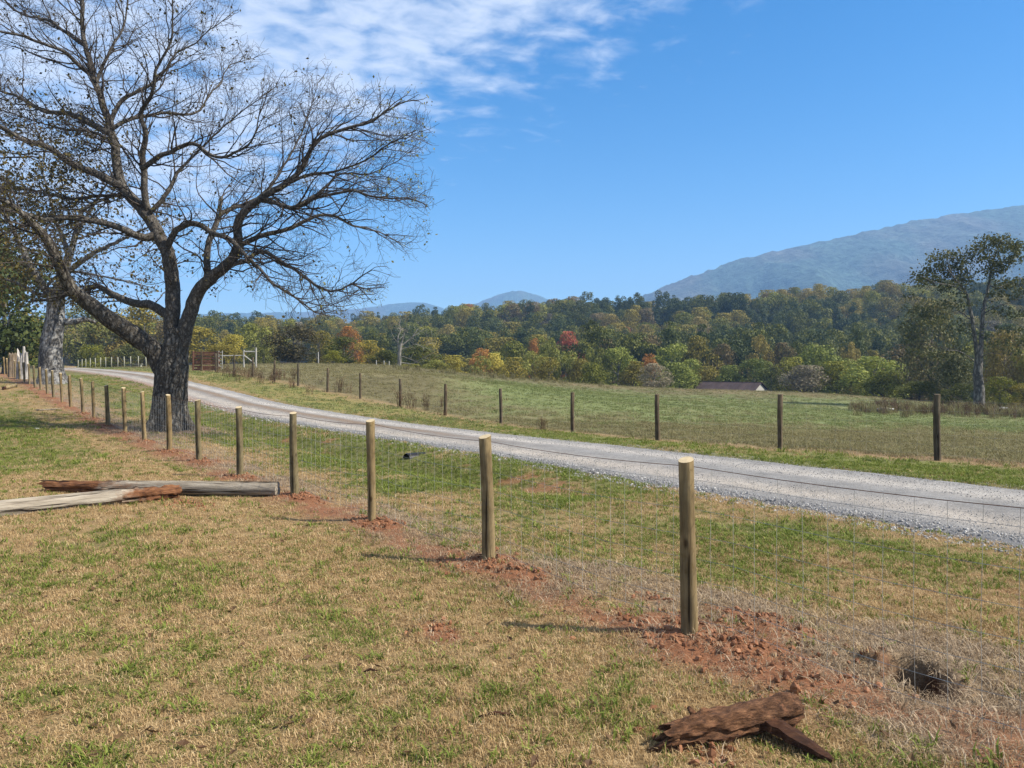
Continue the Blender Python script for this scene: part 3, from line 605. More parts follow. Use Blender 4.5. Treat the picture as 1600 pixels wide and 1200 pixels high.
def build_fallen():
    n = 900; r = 2.5+18*RNG.random(n)**1.4; a = (RNG.random(n)*2-1)*math.radians(39); x = r*np.sin(a); y = r*np.cos(a); s, t = st(x, y); k = (s < .2) & (RNG.random(n) < .75) | (np.hypot(x+11, y-21) < 4.5); x, y = x[k], y[k]; m = len(x)
    x = np.r_[x, -12+RNG.normal(size=260)*2.6]; y = np.r_[y, 21+RNG.normal(size=260)*2.2]; m = len(x); g = .035+.035*RNG.random(m)
    lm = []
    for q in range(3): lm.append(mesh_np('leaf', [(-.5, 0, .05), (-.1, .32, .12), (.5, 0, .02+.12*q), (-.1, -.3, .16), (0, 0, 0)], [(0, 4, 1), (1, 4, 2), (2, 4, 3), (3, 4, 0)]))
    scatter('fallen_leaves', np.c_[x, y, ground_z(x, y)+.022], np.c_[(RNG.random((m, 2))-.5)*1.2, RNG.random(m)*6.283], np.c_[g, g, g], (RNG.random(m)*3).astype(int), proto_coll('leaf_litter', lm, M['weed']), 'scattered brown fallen leaves on the lawn', 'leaves')
build_fallen()
def build_weeds():
    P = []; I_ = []; S_ = []
    def put(u, v, n, spread, sc, base_i, dmax=200):
        h = hit(u, v, 4)
        if h.y > 115: return
        for _ in range(n):
            x, y = h.x+RNG.normal()*spread[0], h.y+RNG.normal()*spread[1]; P.append((x, y, gz(x, y))); g = sc*(.6+.7*RNG.random()); S_.append((g, g, g)); I_.append(base_i+int(RNG.random()*3))
    for (u, v, n, sc) in ((350, 585, 5, .7), (372, 590, 6, .8), (410, 594, 8, .85), (440, 597, 7, .8), (480, 604, 3, .6), (520, 613, 2, .6)):
        put(u, v-3, n, (.8, .9), sc, 0)
    for (u, v, n, sc) in ((640, 637, 2, .8), (665, 640, 1, .5), (677, 637, 2, .7), (536, 614, 2, .9), (866, 672, 2, .4), (700, 650, 2, .3)): put(u, v, n, (.22, .2), sc, 0)
    for u in range(1345, 1720, 9):
        vv = 642+max(0, (u-1400))*.035; n = 7
        for _ in range(n): put(u+RNG.normal()*4, vv+RNG.normal()*3.0, 1, (.3, .6), .8+.3*(RNG.random()), 0 if RNG.random() < .5 else 3)
    for u in range(600, 900, 16): put(u, 575+(u-600)*.088, 2, (1.0, 1.0), .8, 3)
    P_ = np.array(P); n = len(P_); R_ = np.c_[np.zeros((n, 2)), RNG.random(n)*6.283]
    ms = [stalks(300+k, 16, .85, .28) for k in range(3)]+[tuft(330+k, 60, .7, .35, .022, .5, 0) for k in range(3)]
    scatter('weeds', P_, R_, np.array(S_), np.array(I_), proto_coll('weed_clumps', ms, [M['weed']]*3+[M['meadow']]*3), 'brown dead weeds standing along the fence and field brush line', 'weeds')
build_weeds()

# ------------------------------------------------------------------ fences
def log_mesh(p0, p1, r0, r1, n=20, rings=14, rough=.03, seed=0, ragged0=0.0, ragged1=0.0, rmul=None, slant=0.0, cracks=0):
    """a log between two points in its own X-along frame; returns mesh and matrix"""
    p0 = Vector(p0); p1 = Vector(p1); L = (p1-p0).length; r = random.Random(seed); V = []; Fc = []
    ph = [r.uniform(0, 6.28) for _ in range(6)]
    ck = [(r.uniform(0, 6.28), r.uniform(.1, .25)) for _ in range(cracks)]
    for i in range(rings+1):
        f = i/rings
        for k in range(n):
            a = 2*math.pi*k/n; rad = r0*(1-f)+r1*f
            if rmul: rad *= rmul(f, a)
            rad *= 1+rough*(math.sin(3*a+ph[0]+2.1*f)+.7*math.sin(5*a+ph[1]-4*f)+.6*math.sin(9*f+ph[2]+2*a))+r.uniform(-1, 1)*rough*.5
            for (ca, cw) in ck:
                dd = abs((a-ca-.3*f+math.pi) % (2*math.pi)-math.pi)
                if dd < cw: rad *= .82
            x = L*f
            if i == 0: x -= ragged0*r.random()-slant*math.cos(a)*rad
            if i == rings: x += ragged1*(r.random()-.3)+slant*math.cos(a)*rad
            V.append((x, rad*math.cos(a), rad*math.sin(a)))
    for i in range(rings):
        for k in range(n):
            k2 = (k+1) % n; Fc.append((i*n+k, i*n+k2, (i+1)*n+k2, (i+1)*n+k))
    c0 = len(V); V.append((ragged0*.3, 0, 0)); c1 = len(V); V.append((L-ragged1*.3, 0, 0))
    for k in range(n):
        k2 = (k+1) % n; Fc.append((c0, k2, k)); Fc.append((c1, rings*n+k, rings*n+k2))
    me = bpy.data.meshes.new('log'); me.from_pydata(V, [], Fc); me.update()
    for p in me.polygons: p.use_smooth = len(p.vertices) == 4
    me.set_sharp_from_angle(angle=math.radians(48))
    X = (p1-p0).normalized(); Y = Vector((0, 0, 1)).cross(X)
    if Y.length < 1e-4: Y = Vector((0, 1, 0))
    Y.normalize(); Z = X.cross(Y); return me, Matrix(((X.x, Y.x, Z.x, p0.x), (X.y, Y.y, Z.y, p0.y), (X.z, Y.z, Z.z, p0.z), (0, 0, 0, 1)))
def post_mesh(h, r0, r1, lean, seed, slant=.25, n=18, face=0.0):
    """upright post from below ground to a slanted saw cut; returns body mesh and cut-face mesh"""
    r = random.Random(seed); V = []; Fc = []; ph = [r.uniform(0, 6.28) for _ in range(5)]; zs = [-.3, 0, .15, .35, .6, .85, 1.0]; top = []
    for i, f in enumerate(zs):
        for k in range(n):
            a = 2*math.pi*k/n; rad = (r0*(1-max(f, 0))+r1*max(f, 0))*(1+.035*math.sin(2*a+ph[0]+f*2)+.03*math.sin(3*a+ph[1]+5*f)+.025*math.sin(7*f+ph[2]))
            z = h*f
            if i == len(zs)-1: z += slant*rad*math.cos(a-face)
            bow = .012*math.sin(math.pi*max(f, 0))*math.cos(ph[3])
            V.append((lean[0]*max(f, -.05)+bow+rad*math.cos(a), lean[1]*max(f, -.05)+rad*math.sin(a), z))
    for i in range(len(zs)-1):
        for k in range(n):
            k2 = (k+1) % n; Fc.append((i*n+k, i*n+k2, (i+1)*n+k2, (i+1)*n+k))
    b = (len(zs)-1)*n; cutV = V[b:b+n]; body = bpy.data.meshes.new('post'); body.from_pydata(V, [], Fc); body.update()
    for p in body.polygons: p.use_smooth = True
    cm = bpy.data.meshes.new('cut_end'); c = Vector((0, 0, 0))
    for q in cutV: c += Vector(q)
    c /= n; cv = [tuple(Vector(q)) for q in cutV]+[(q[0]*1, q[1]*1, q[2]-.01) for q in cutV]+[(c.x, c.y, c.z+.003)]
    cm.from_pydata(cv, [], [(2*n, k, (k+1) % n) for k in range(n)]); cm.update(); return body, cm
def near_fence():
    root = empty('wire_fence', (NPXY[0][0], NPXY[0][1], gz(*NPXY[0]))); o0 = Vector(root.location); heads = []
    for i, (ub, ut, vt, vb) in enumerate(NPOST):
        x, y = NPXY[i]; z = gz(x, y); dist = y; top = CZ-(vt-HV)*dist/F; h = min(max(top-z, 1.08), 1.28); lx = (ut-ub)*dist/F*.8
        body, cm = post_mesh(h, .055+.006*math.sin(i*2.3), .051+.005*math.sin(i*1.7), (lx, random.uniform(-.02, .02)), 40+i, .30, 18 if i < 9 else 10, random.uniform(-.6, 1.2)+1.2)
        p = add('post', body, M['post_new'], root, Vector((x, y, z))-o0); add('cut_end', cm, M['cut'], p); heads.append((x+lx, y, z, h))
    # one more post beyond the frame carries the netting on
    x, y = xy(0, 3.4-2.6); z = gz(x, y); body, cm = post_mesh(1.2, .055, .052, (0, 0), 39); p = add('post', body, M['post_new'], root, Vector((x, y, z))-o0); add('cut_end', cm, M['cut'], p)
    heads = [(x, y, z, 1.2)]+heads
    net = MB(); topw = MB(); hs = [.07, .19, .31, .44, .58, .74, .92]; off = Vector((FN[0], FN[1], 0))*.062
    rr = random.Random(5)
    for i in range(len(heads)-1):
        a, b = heads[i], heads[i+1]; A = Vector(a[:3])+off; B = Vector(b[:3])+off; L = (B-A).length; sag = .025*L/2.3; dist = .5*(a[1]+b[1]); rw = .0015 if dist < 9 else .0019 if dist < 20 else .0024
        def at(f, hf):
            q = A.lerp(B, f); g = gz(q.x, q.y) if dist < 25 else q.z; hh = (a[3]*(1-f)+b[3]*f-.05); z = g+hh*hf if hf < 1 else (a[2]+a[3])*(1-f)+(b[2]+b[3])*f-.05-sag*4*f*(1-f)
            zt = (a[2]+a[3])*(1-f)+(b[2]+b[3])*f-.05-sag*4*f*(1-f); return Vector((q.x+rr.uniform(-.004, .004), q.y+rr.uniform(-.004, .004), g+(zt-g)*hf))
        topw.tube([at(k/8, 1.0) for k in range(9)], rw*1.5, 4, False)
        for hf in hs:
            if dist < 24 or hf in (.31, .74): net.tube([at(k/8, hf) for k in range(9)], rw, 3, False)
        if dist < 46:
            nv = max(4, int(L/.155)) if dist < 34 else int(L/.3)
            for k in range(1, nv):
                f = k/nv; net.tube([at(f, 0.05), at(f+rr.uniform(-.004, .004), .5), at(f, 1.0)], rw*.9, 3, False)
    for mb, nm, mt in ((net, 'wire_netting', M['wire']), (topw, 'top_wire', M['rustwire'])):
        q = mb.build(nm, mt, root); q.location = -o0
        if nm == 'wire_netting': q['kind'] = 'stuff'
    tag(root, 'new fence of light round wooden posts and wire netting crossing the lawn', 'fence')
near_fence()
FPOST = [(1465, 616, 720), (1219, 616, 702), (1028, 616, 688), (895, 613, 676), (783, 607, 662), (696, 600, 649), (625, 592, 635), (563, 583, 623), (512, 575, 613), (466, 568, 603), (429, 563, 596), (395, 558, 590), (366, 555, 585), (337, 552, 581)]
def far_fence():
    pts = [hit(u, vb, 5) for (u, vt, vb) in FPOST]; root = empty('wire_fence', pts[0]); o0 = Vector(root.location); heads = []
    ext = [Vector((pts[0].x*2-pts[1].x+k*2.2, pts[0].y*2-pts[1].y-k*3.1, 0)) for k in range(2)]
    for i, p in enumerate(ext[::-1]+pts):
        j = i-2; z = gz(p.x, p.y); h = 1.25 if j < 0 else min(1.4, max(1.15, CZ-(FPOST[j][1]-HV)*p.y/F-z))
        body, cm = post_mesh(h, .062+.006*((i*5) % 3-1), .058, (random.uniform(-.03, .015), 0), 90+i, .08, 14, 1.0)
        q = add('post', body, M['post_old'], root, Vector((p.x, p.y, z))-o0); add('cut_end', cm, M['post_old'], q); heads.append(Vector((p.x, p.y, z)))
    net = MB()
    for a, b in zip(heads, heads[1:]):
        for hf in (.12, .3, .5, .72, .95, 1.14):
            net.tube([a.lerp(b, k/4)+Vector((0, .065, hf-.02*math.sin(math.pi*k/4))) for k in range(5)], .0013, 3, False)
        L = (b-a).length; nv = int(L/.33)
        for k in range(1, nv): q = a.lerp(b, k/nv)+Vector((0, .065, 0)); net.tube([q+Vector((0, 0, .06)), q+Vector((0, 0, 1.13))], .0009, 3, False)
    q = net.build('wire_netting', M['wire'], root); q.location = -o0; q['kind'] = 'stuff'
    tag(root, 'old fence of dark weathered posts and wire between gravel road and pasture', 'fence')
far_fence()
def stake_fence():
    us = [122, 128, 134, 141, 149, 157, 165, 174, 184, 194, 204, 216, 228, 241]; root = None; pr = None; net = MB()
    for i, u in enumerate(us):
        d = 104-26*(i/13.0); x = (u-800)*d/F; z = gz(x, d); h = 1.25+.1*((i*3) % 3-1)*.5
        if root is None: root = empty('stake_fence', (x, d, z)); o0 = Vector(root.location)
        mb = MB(); mb.tube([(0, 0, -.2), (.01, 0, h*.5), (random.uniform(-.03, .03), 0, h)], [.055, .052, .048], 8)
        q = mb.build('post', M['greypost'], root, True); q.location = Vector((x, d, z))-o0; here = Vector((x, d, z))
        if pr is not None:
            for hf in (.3, .7, 1.1): net.tube([pr+Vector((0, 0, hf)), here+Vector((0, 0, hf))], .004, 3, False)
        pr = here
    q = net.build('wire', M['wire'], root); q.location = -o0; q['kind'] = 'stuff'
    tag(root, 'row of thin pale stakes with wire beyond the road, behind the big tree', 'fence')
stake_fence()

# ------------------------------------------------------------------ gates, frame, trough, barn
def gate():
    p = hit(316, 579, 20); d = 56.0; p = Vector(((302-800)*d/F, d, 0)); p.z = gz(p.x, p.y); root = empty('board_gate', p); w = 1.78
    for k, x in enumerate((0.0, .62, w)):
        b = MB(); b.box((x, -.06 if k == 1 else 0, .72), (.11, .11, 1.50+.05*k), None, .01); b.build('post', M['post_old'] if k else M['redboard'], root)
    for k in range(7):
        b = MB(); b.box((w/2, .03, .14+k*.205), (w, .03, .125), Matrix.Rotation(random.uniform(-.012, .012), 3, 'Y'), .006); b.build('board', M['redboard'], root)
    for k in range(4):
        b = MB(); b.box((w/2+.05, .45, .25+k*.36), (w*.95, .03, .14), None, .006); b.build('board', M['redboard'], root)
    for x in (.1, w-.1):
        b = MB(); b.box((x, .25, .7), (.09, .5, .09), None, .005); b.build('brace', M['redboard'], root)
    tag(root, 'red-brown slatted board gate at the end of the old fence', 'gate')
    d = 60.0; q = Vector(((342-800)*d/F, d, 0)); q.z = gz(q.x, q.y); root = empty('rail_gate', q); zt = CZ-(556-HV)*d/F-q.z
    for k in range(6):
        b = MB(); b.tube([(0, 0, .2+k*.22), (.27, 0, .2+k*.22)], .022, 6); b.build('rung', M['whitepaint'], root)
    for x in (0, .27):
        b = MB(); b.tube([(x, 0, -.05), (x, 0, 1.45)], .03, 6); b.build('upright', M['whitepaint'], root)
    tag(root, 'narrow white ladder-like gate leaf beside the red-brown board gate', 'gate')
    d = 62.0; a = Vector(((381-800)*d/F, d, 0)); a.z = gz(a.x, a.y); root = empty('timber_frame', a); z = lambda v: CZ-(v-HV)*d/F-a.z; X = lambda u: (u-381)*d/F
    for u, vt in ((381, 547), (400, 543)):
        b = MB(); b.tube([(X(u), 0, -.2), (X(u), 0, z(vt))], .07, 8); b.build('post', M['whitepaint'], root)
    b = MB(); b.tube([(X(381), .0, z(549.5)), (X(400), 0, z(549.5))], .06, 8); b.build('top_rail', M['whitepaint'], root)
    b = MB(); b.tube([(X(383), -.04, z(556)), (X(398), -.04, z(568))], .045, 8); b.build('brace', M['whitepaint'], root)
    b = MB(); b.tube([(X(345), .05, z(556)), (X(381), 0, z(555.5))], .045, 8); b.build('long_rail', M['whitepaint'], root)
    tag(root, 'whitish H-shaped timber fence brace with diagonal, right of the gates', 'fence brace')
    d = 80.0; a = Vector(((497.5-800)*d/F, d, 0)); a.z = gz(a.x, a.y); body, cm = post_mesh(1.25, .06, .055, (-.03, 0), 77, .1, 10)
    o = add('marker_post', body, M['whitepaint'], None, a); add('cut_end', cm, M['whitepaint'], o); tag(o, 'single white post standing before the dark round tree', 'post')
    a = hit(548, 571, 30); 
    for i, (u, d) in enumerate(((588, 83), (600, 83.5), (608, 84))):
        q = Vector(((u-800)*d/F, d, 0)); q.z = gz(q.x, q.y); b = MB(); b.tube([(0, 0, -.05), (0, 0, .42), (.0, 0, .5)], [.055, .055, .05], 8)
        o = b.build('tree_guard', M['whitepaint']); o.location = q
        tag(o, ['white tube tree guard farthest from the dead tree, near the field crest', 'white tube tree guard in the middle of three near the dead tree', 'white tube tree guard nearest the bleached dead tree'][i], 'tree guard', 'tree guards by the dead tree')
gate()
def trough():
    d = 78.0; p = Vector(((212.5-800)*d/F, d, 0)); p.z = gz(p.x, p.y); root = empty('bench', p); b = MB(); b.box((0, 0, .36), (1.25, .35, .06), None, .01); b.build('seat', M['greypost'], root)
    for x in (-.5, .5):
        b = MB(); b.box((x, 0, .165), (.08, .3, .33), None, .01); b.build('leg', M['greypost'], root)
    tag(root, 'low grey plank bench on the grass before the stake fence', 'bench')
trough()
def barn():
    d = 112.0; W, L, ov = 5.2, 9.0, .3; c = Vector(((1150-800)*d/F, d+2.5, 0)); zr = CZ-(597.6-HV)*d/F; ze = zr-1.22; c.z = gz(c.x, c.y); g = c.z
    root = empty('barn', c, math.radians(-41)); he = ze-g; hr = zr-g
    def part(nm, V, Fc, mt): me = bpy.data.meshes.new(nm); me.from_pydata(V, [], Fc); me.update(); return add(nm, me, mt, root)
    hl, hw = L/2, W/2
    part('wall', [(-hl, -hw, -1), (hl, -hw, -1), (hl, -hw, he), (-hl, -hw, he)], [(0, 1, 2, 3)], M['greypost']); part('wall', [(-hl, hw, -1), (hl, hw, -1), (hl, hw, he), (-hl, hw, he)], [(3, 2, 1, 0)], M['greypost'])
    part('gable', [(-hl, -hw, -1), (-hl, hw, -1), (-hl, hw, he), (-hl, 0, hr-.1), (-hl, -hw, he)], [(0, 4, 3, 2, 1)], M['whitepaint'])
    y0, y1, zo = -hw+.35, .35, he-.42
    part('gable', [(hl, -hw, -1), (hl, y0, -1), (hl, y0, zo), (hl, y1, zo), (hl, y1, -1), (hl, hw, -1), (hl, hw, he), (hl, 0, hr-.1), (hl, -hw, he)], [(0, 1, 2, 8), (2, 3, 7, 8), (4, 5, 6, 3), (3, 6, 7)], M['whitepaint'])
    part('opening_shade', [(hl-.5, y0, -1), (hl-.5, y1, -1), (hl-.5, y1, zo), (hl-.5, y0, zo)], [(0, 1, 2, 3)], M['dark'])  # near-black sheet set back in the doorway, painted as the shade inside
    part('painted_eave_shadow', [(-hl, -hw-.02, he-.25), (hl, -hw-.02, he-.25), (hl, -hw-.02, he), (-hl, -hw-.02, he)], [(0, 1, 2, 3)], M['dark'])  # eave shadow painted as a near-black strip along the wall top, no board
    sl_ = (hr-he)/hw
    for sgn in (-1, 1):
        n = 10
        for k in range(n):
            x0 = -hl-ov+(L+2*ov)*k/n; x1 = x0+(L+2*ov)/n-.03; yo = sgn*(hw+ov); zo_ = he-sl_*ov; V = []
            for dz in (0.0, .05): V += [(x0, 0, hr+dz), (x1, 0, hr+dz), (x1, yo, zo_+dz), (x0, yo, zo_+dz)]
            part('roof_panel', V, [(0, 1, 2, 3), (7, 6, 5, 4), (0, 4, 5, 1), (1, 5, 6, 2), (2, 6, 7, 3), (3, 7, 4, 0)], M['roofmetal'])
    b = MB(); b.box((0, 0, hr+.06), (L+2*ov, .22, .05)); b.build('ridge_cap', M['roofmetal'], root)
    tag(root, 'low white barn with long dull maroon roof beyond the field crest', 'barn')
barn()

# ------------------------------------------------------------------ logs, stumps and scraps on the lawn
def two_tone_log(name, ua, va, ub, vb, r0, r1, split, flip, label, seed):
    """an old pole: grey weathered shaft and a rotten end, two parts; flip: rotten part at the first end"""
    a = hit(ua, va); b = hit(ub, vb); a.z += r0*.85; b.z += r1*.85; root = empty(name, Vector((a.x, a.y, a.z-r0*.85))); m = a.lerp(b, split)
    ra = r0*(1-split)+r1*split
    env = lambda f: min(1.0, (1-f if flip else f)*4.0)
    rot = lambda f, an: 1+env(f)*(.09*math.sin(4*an+9*f)+.07*math.sin(23*f+an)+.05*math.sin(41*f-3*an)-.22*(f if not flip else 1-f)*(1 if math.cos(an-1.0) > .2 else 0))
    def stain(me, fa, fb):
        at = me.attributes.new('rot', 'FLOAT', 'POINT'); X = np.empty(len(me.vertices)*3); me.vertices.foreach_get('co', X); X = X.reshape(-1, 3)[:, 0]; X = np.clip(X/max(X.max(), .01), 0, 1); at.data.foreach_set('value', (fa+(fb-fa)*X).astype(np.float32))
    sh = (m, b, ra, r1) if flip else (a, m, r0, ra); rt = (a, m, r0, ra) if flip else (m, b, ra, r1)
    me, mx = log_mesh(*sh, n=24, rings=20, rough=.02, seed=seed, cracks=3); me2, mx2 = log_mesh(*rt, n=26, rings=26, rough=.022, seed=seed+1, ragged0=.22 if flip else 0, ragged1=0 if flip else .06, rmul=rot, cracks=5)
    (stain(me, .62, -.25), stain(me2, 1.25, .60)) if flip else (stain(me, -.25, .62), stain(me2, .60, 1.25))
    for nm, q, x, mt in (('shaft', me, mx, M['pole_rot']), ('rotten_end', me2, mx2, M['pole_rot'])):
        o = add(nm, q, mt, root); o.matrix_parent_inverse = Matrix.Identity(4); o.matrix_basis = Matrix.Translation(-Vector(root.location)) @ x
    tag(root, label, 'log'); return root
two_tone_log('log', 82, 768, 434, 774, .092, .100, .34, True, 'pale weathered pole lying behind, with broken brown rotten left end', 3)
two_tone_log('log', -60, 814, 277, 779, .105, .112, .70, False, 'grey weathered pole in front, its rotten brown end crossing the other pole', 9)
def front_log():
    a = hit(1050, 1168); b = hit(1246, 1135); a.z += .055; b.z += .10; root = empty('log', Vector((a.x, a.y, a.z-.06)))
    mul = lambda f, an: (1+.05*math.sin(5*an+7*f)+.04*math.sin(19*f+2*an)+.04*math.sin(43*f-3*an)+(.16*math.sin(9*an+3)*math.sin(30*f) if f < .32 else 0))*(.74+.28*min(1, f*3.0))*(1-.30*max(0, f-.93)/.07)
    me, mx = log_mesh(a, b, .076, .072, n=40, rings=46, rough=.035, seed=21, ragged0=.07, ragged1=.015, rmul=mul, cracks=4)
    o = add('trunk_section', me, M['rot_clay'], root); o.matrix_basis = Matrix.Translation(-Vector(root.location)) @ mx
    for i, (p, q, r) in enumerate((((1085, 1150), (1076, 1106), .020), ((1092, 1152), (1104, 1112), .016), ((1060, 1172), (1012, 1176), .018))):
        P0 = hit(*p); P0.z += .05; Q = PT(q[0], q[1], P0.y-.02); mm = P0.lerp(Q, .5)+Vector((.012, 0, .01)); b_ = MB(); b_.tube([P0, mm, Q], [r*1.5, r, r*.5], 8, True, .25, i); s_ = b_.build('splinter', M['rot_clay'], root, True); s_.location = -Vector(root.location)
    tag(root, 'rotten clay-caked brown log section lying in the foreground grass', 'log')
    a = hit(1196, 1150); b = hit(1302, 1192); a.z += .085; b.z += .012; d = (b-a); L = d.length; rot = d.to_track_quat('X', 'Z').to_matrix(); mb = MB()
    V = []; Fc = []; n = 12
    rr = random.Random(3)
    for i in range(n+1):
        f = i/n; w = (.055*(1-f)**.6+.012)*rr.uniform(.85, 1.15); h = .022*(1-f*.7)*rr.uniform(.8, 1.2)
        for (yy, zz) in ((-w, -h), (w, -h), (w*.8, h), (0, h*1.5), (-w*.8, h*.8)): V.append(a+rot @ Vector((L*f, yy, zz)))
    for i in range(n):
        for k in range(5): Fc.append((i*5+k, i*5+(k+1) % 5, (i+1)*5+(k+1) % 5, (i+1)*5+k))
    Fc += [(4, 3, 2, 1, 0), tuple(n*5+k for k in range(5))]; mb.raw(V, Fc); o = mb.build('wood_slab', M['rot_dark']); tag(o, 'dark splintered wood slab propped under the foreground log', 'wood slab')
    h = hit(1242, 1084); bm = bmesh.new(); bmesh.ops.create_icosphere(bm, subdivisions=3, radius=.028)
    for v in bm.verts: v.co *= 1+.35*(vnoise(np.array([v.co.x*60+5]), np.array([v.co.y*60+v.co.z*90]), 4)[0]-.5)*1.6; v.co.z *= 1.35
    me = bpy.data.meshes.new('clay_lump'); bm.to_mesh(me); bm.free(); o = add('clay_lump', me, M['clod'], None, h+Vector((0, 0, .02))); tag(o, 'small orange clay lump on the grass behind the foreground log', 'clay lump')
front_log()
def scraps():
    for i, (u0, v0, u1, v1, r, lab) in enumerate(((748, 1124, 802, 1121, .009, 'thin dark stick lying in grass left of the foreground log'), (1255, 1168, 1300, 1192, .006, ''), (566, 1055, 590, 1052, .008, 'short brown bark scrap in the middle of the front lawn'))):
        if not lab: continue
        a = hit(u0, v0); b = hit(u1, v1); a.z += .012; b.z += .012; mb = MB(); mb.tube([a, a.lerp(b, .5)+Vector((0, .01, .012)), b], [r*.6, r, r*.5], 7, True, .2, i); o = mb.build('stick', M['rot_dark'], None, True); tag(o, lab, 'stick')
    p = hit(72, 641); mb = MB(); mb.box((0, 0, 0), (.30, .75, .03), None, .012); o = mb.build('plank', M['pole_grey']); o.location = p+Vector((0, .1, .03)); o.rotation_euler = (0, 0, -.5); tag(o, 'short grey-brown plank lying on the shaded lawn', 'plank')
    p = hit(58, 671); mb = MB(); mb.box((0, 0, 0), (.11, .07, .035), None, .012); o = mb.build('paper_scrap', M['whitepaint']); o.location = p+Vector((0, 0, .03)); o.rotation_euler = (.1, .1, .3); tag(o, 'small white scrap on the dark green shaded lawn', 'scrap')
    a = hit(7, 609); b = hit(24, 605.5); a.z += .085; b.z += .10; me, mx = log_mesh(a, b, .085, .105, 18, 10, .03, 77); root = empty('log', Vector((a.x, a.y, a.z-.085))); o = add('trunk_section', me, M['post_new'], root); o.matrix_basis = Matrix.Translation(-Vector(root.location)) @ mx
    e = (b-a).normalized(); me2, mx2 = log_mesh(a-e*.22, a, .07, .086, 18, 6, .05, 78); o = add('rotten_end', me2, M['rot_dark'], root); o.matrix_basis = Matrix.Translation(-Vector(root.location)) @ mx2
    tag(root, 'short tan log with dark end on the far lawn by the fence', 'log')
    # two old stumps standing behind the fence
    for i, (u, vb, vt, wpx, mt, lab) in enumerate(((36, 596, 547, 14, M['stump'], 'tall silver-grey split stump standing behind the far fence posts'), (20, 594, 554, 12, M['stump_brown'], 'shorter brown weathered stump left of the silver-grey split stump'))):
        d = 47.0+3*i; x = (u-800)*d/F; z = gz(x, d); root = empty('stump', (x, d, z)); H = (vb-vt)*d/F; w = wpx*d/F/2; r = random.Random(i+4); n = 22; V = []; Fc = []; tops = []
        for k in range(n):
            a = 2*math.pi*k/n; fl = (1.0-.30*math.sin(a*1.5+.6)**2) if i == 0 else (1-.06*r.random()); tops.append(fl*(1-.10*r.random()))
        for j in range(7):
            f = j/6
            for k in range(n):
                a = 2*math.pi*k/n; rad = w*(1.12-.25*f)*(1+.10*math.sin(3*a+1.2)+.06*math.sin(7*a+3*f)); zz = H*f*tops[k] if j else -.25; V.append((rad*math.cos(a)-.08*f*(1-i), rad*math.sin(a), zz))
        for j in range(6):
            for k in range(n): k2 = (k+1) % n; Fc.append((j*n+k, j*n+k2, (j+1)*n+k2, (j+1)*n+k))
        V.append((0, 0, H*.72)); c = len(V)-1
        for k in range(n): Fc.append((6*n+k, 6*n+(k+1) % n, c))
        me = bpy.data.meshes.new('trunk'); me.from_pydata(V, [], Fc); me.update(); add('stub', me, mt, root)
        if i == 0:
            for k, (dx, hh, lean) in enumerate(((.10, H*1.04, .05), (.26, H*.86, .10), (-.2, H*.8, -.06))):
                b = MB(); b.tube([(dx, -.12, -.1), (dx+lean*.5, -.12, hh*.5), (dx+lean*.2, -.1, hh)], [.14, .11, .06], 8, True, .15, k); b.build('splinter', mt, root)
        tag(root, lab, 'stump')
    # culvert pipe in the swale
    p = hit(626, 722); q = hit(648, 704, 8); q = Vector((p.x+1.0, p.y+.9, p.z-.02)); ax = (q-p).normalized(); up = Vector((0, 0, 1)); mb = MB(); n = 22; pts = []; rad = []
    for k in range(14): pts.append(p+Vector((.12, .10, .02))+ax*(k*.035-.02)); rad.append(.150 if k % 2 else .138)
    mb.tube(pts, rad, n, False); mb.tube([pts[0], pts[-1]], .126, n, False); o = mb.build('culvert_pipe', M['pipe'], None, True); tag(o, 'black plastic drain pipe end in the roadside ditch', 'pipe')
scraps()
# ------------------------------------------------------------------ bare and half-bare trees grown from traced limbs
def resample(P, R, step):
    P = np.asarray(P, float); R = np.asarray(R, float); n = len(P)
    if n > 2:     # Catmull-Rom
        Q = np.vstack([2*P[0]-P[1], P, 2*P[-1]-P[-2]]); out = []; ro = []
        for i in range(n-1):
            p0, p1, p2, p3 = Q[i:i+4]; m = max(2, int(np.linalg.norm(p2-p1)/step))
            for k in range(m):
                t = k/m; out.append(.5*((2*p1)+(-p0+p2)*t+(2*p0-5*p1+4*p2-p3)*t*t+(-p0+3*p1-3*p2+p3)*t**3)); ro.append(R[i]*(1-t)+R[i+1]*t)
        out.append(P[-1]); ro.append(R[-1]); return np.array(out), np.array(ro)
    m = max(2, int(np.linalg.norm(P[1]-P[0])/step)); f = np.linspace(0, 1, m+1)[:, None]; return P[0]*(1-f)+P[1]*f, R[0]*(1-f[:, 0])+R[1]*f[:, 0]
def poly_attract(poly, n, d0, depth, seed, thick=1.0, minT=.6, maxT=4.2):
    r = np.random.default_rng(seed); poly = np.array(poly, float); lo = poly.min(0); hi = poly.max(0); out = []
    A = poly; B = np.roll(poly, -1, 0)
    while len(out) < n:
        q = lo+(hi-lo)*r.random((4000, 2)); x, y = q[:, 0], q[:, 1]; ins = np.zeros(len(q), bool); dm = np.full(len(q), 1e9)
        for a, b in zip(A, B):
            c = ((a[1] > y) != (b[1] > y)) & (x < (b[0]-a[0])*(y-a[1])/(b[1]-a[1]+1e-9)+a[0]); ins ^= c
            e = b-a; t = np.clip(((q-a) @ e)/(e @ e), 0, 1); dm = np.minimum(dm, np.linalg.norm(q-(a+t[:, None]*e), axis=1))
        for k in np.nonzero(ins)[0]:
            T = min(maxT, max(minT, dm[k]*d0/F*thick)); dd = d0+depth+T*(r.random()*2-1)
            out.append(tuple(PT(q[k, 0], q[k, 1], dd)))
            if len(out) >= n: break
    return np.array(out)
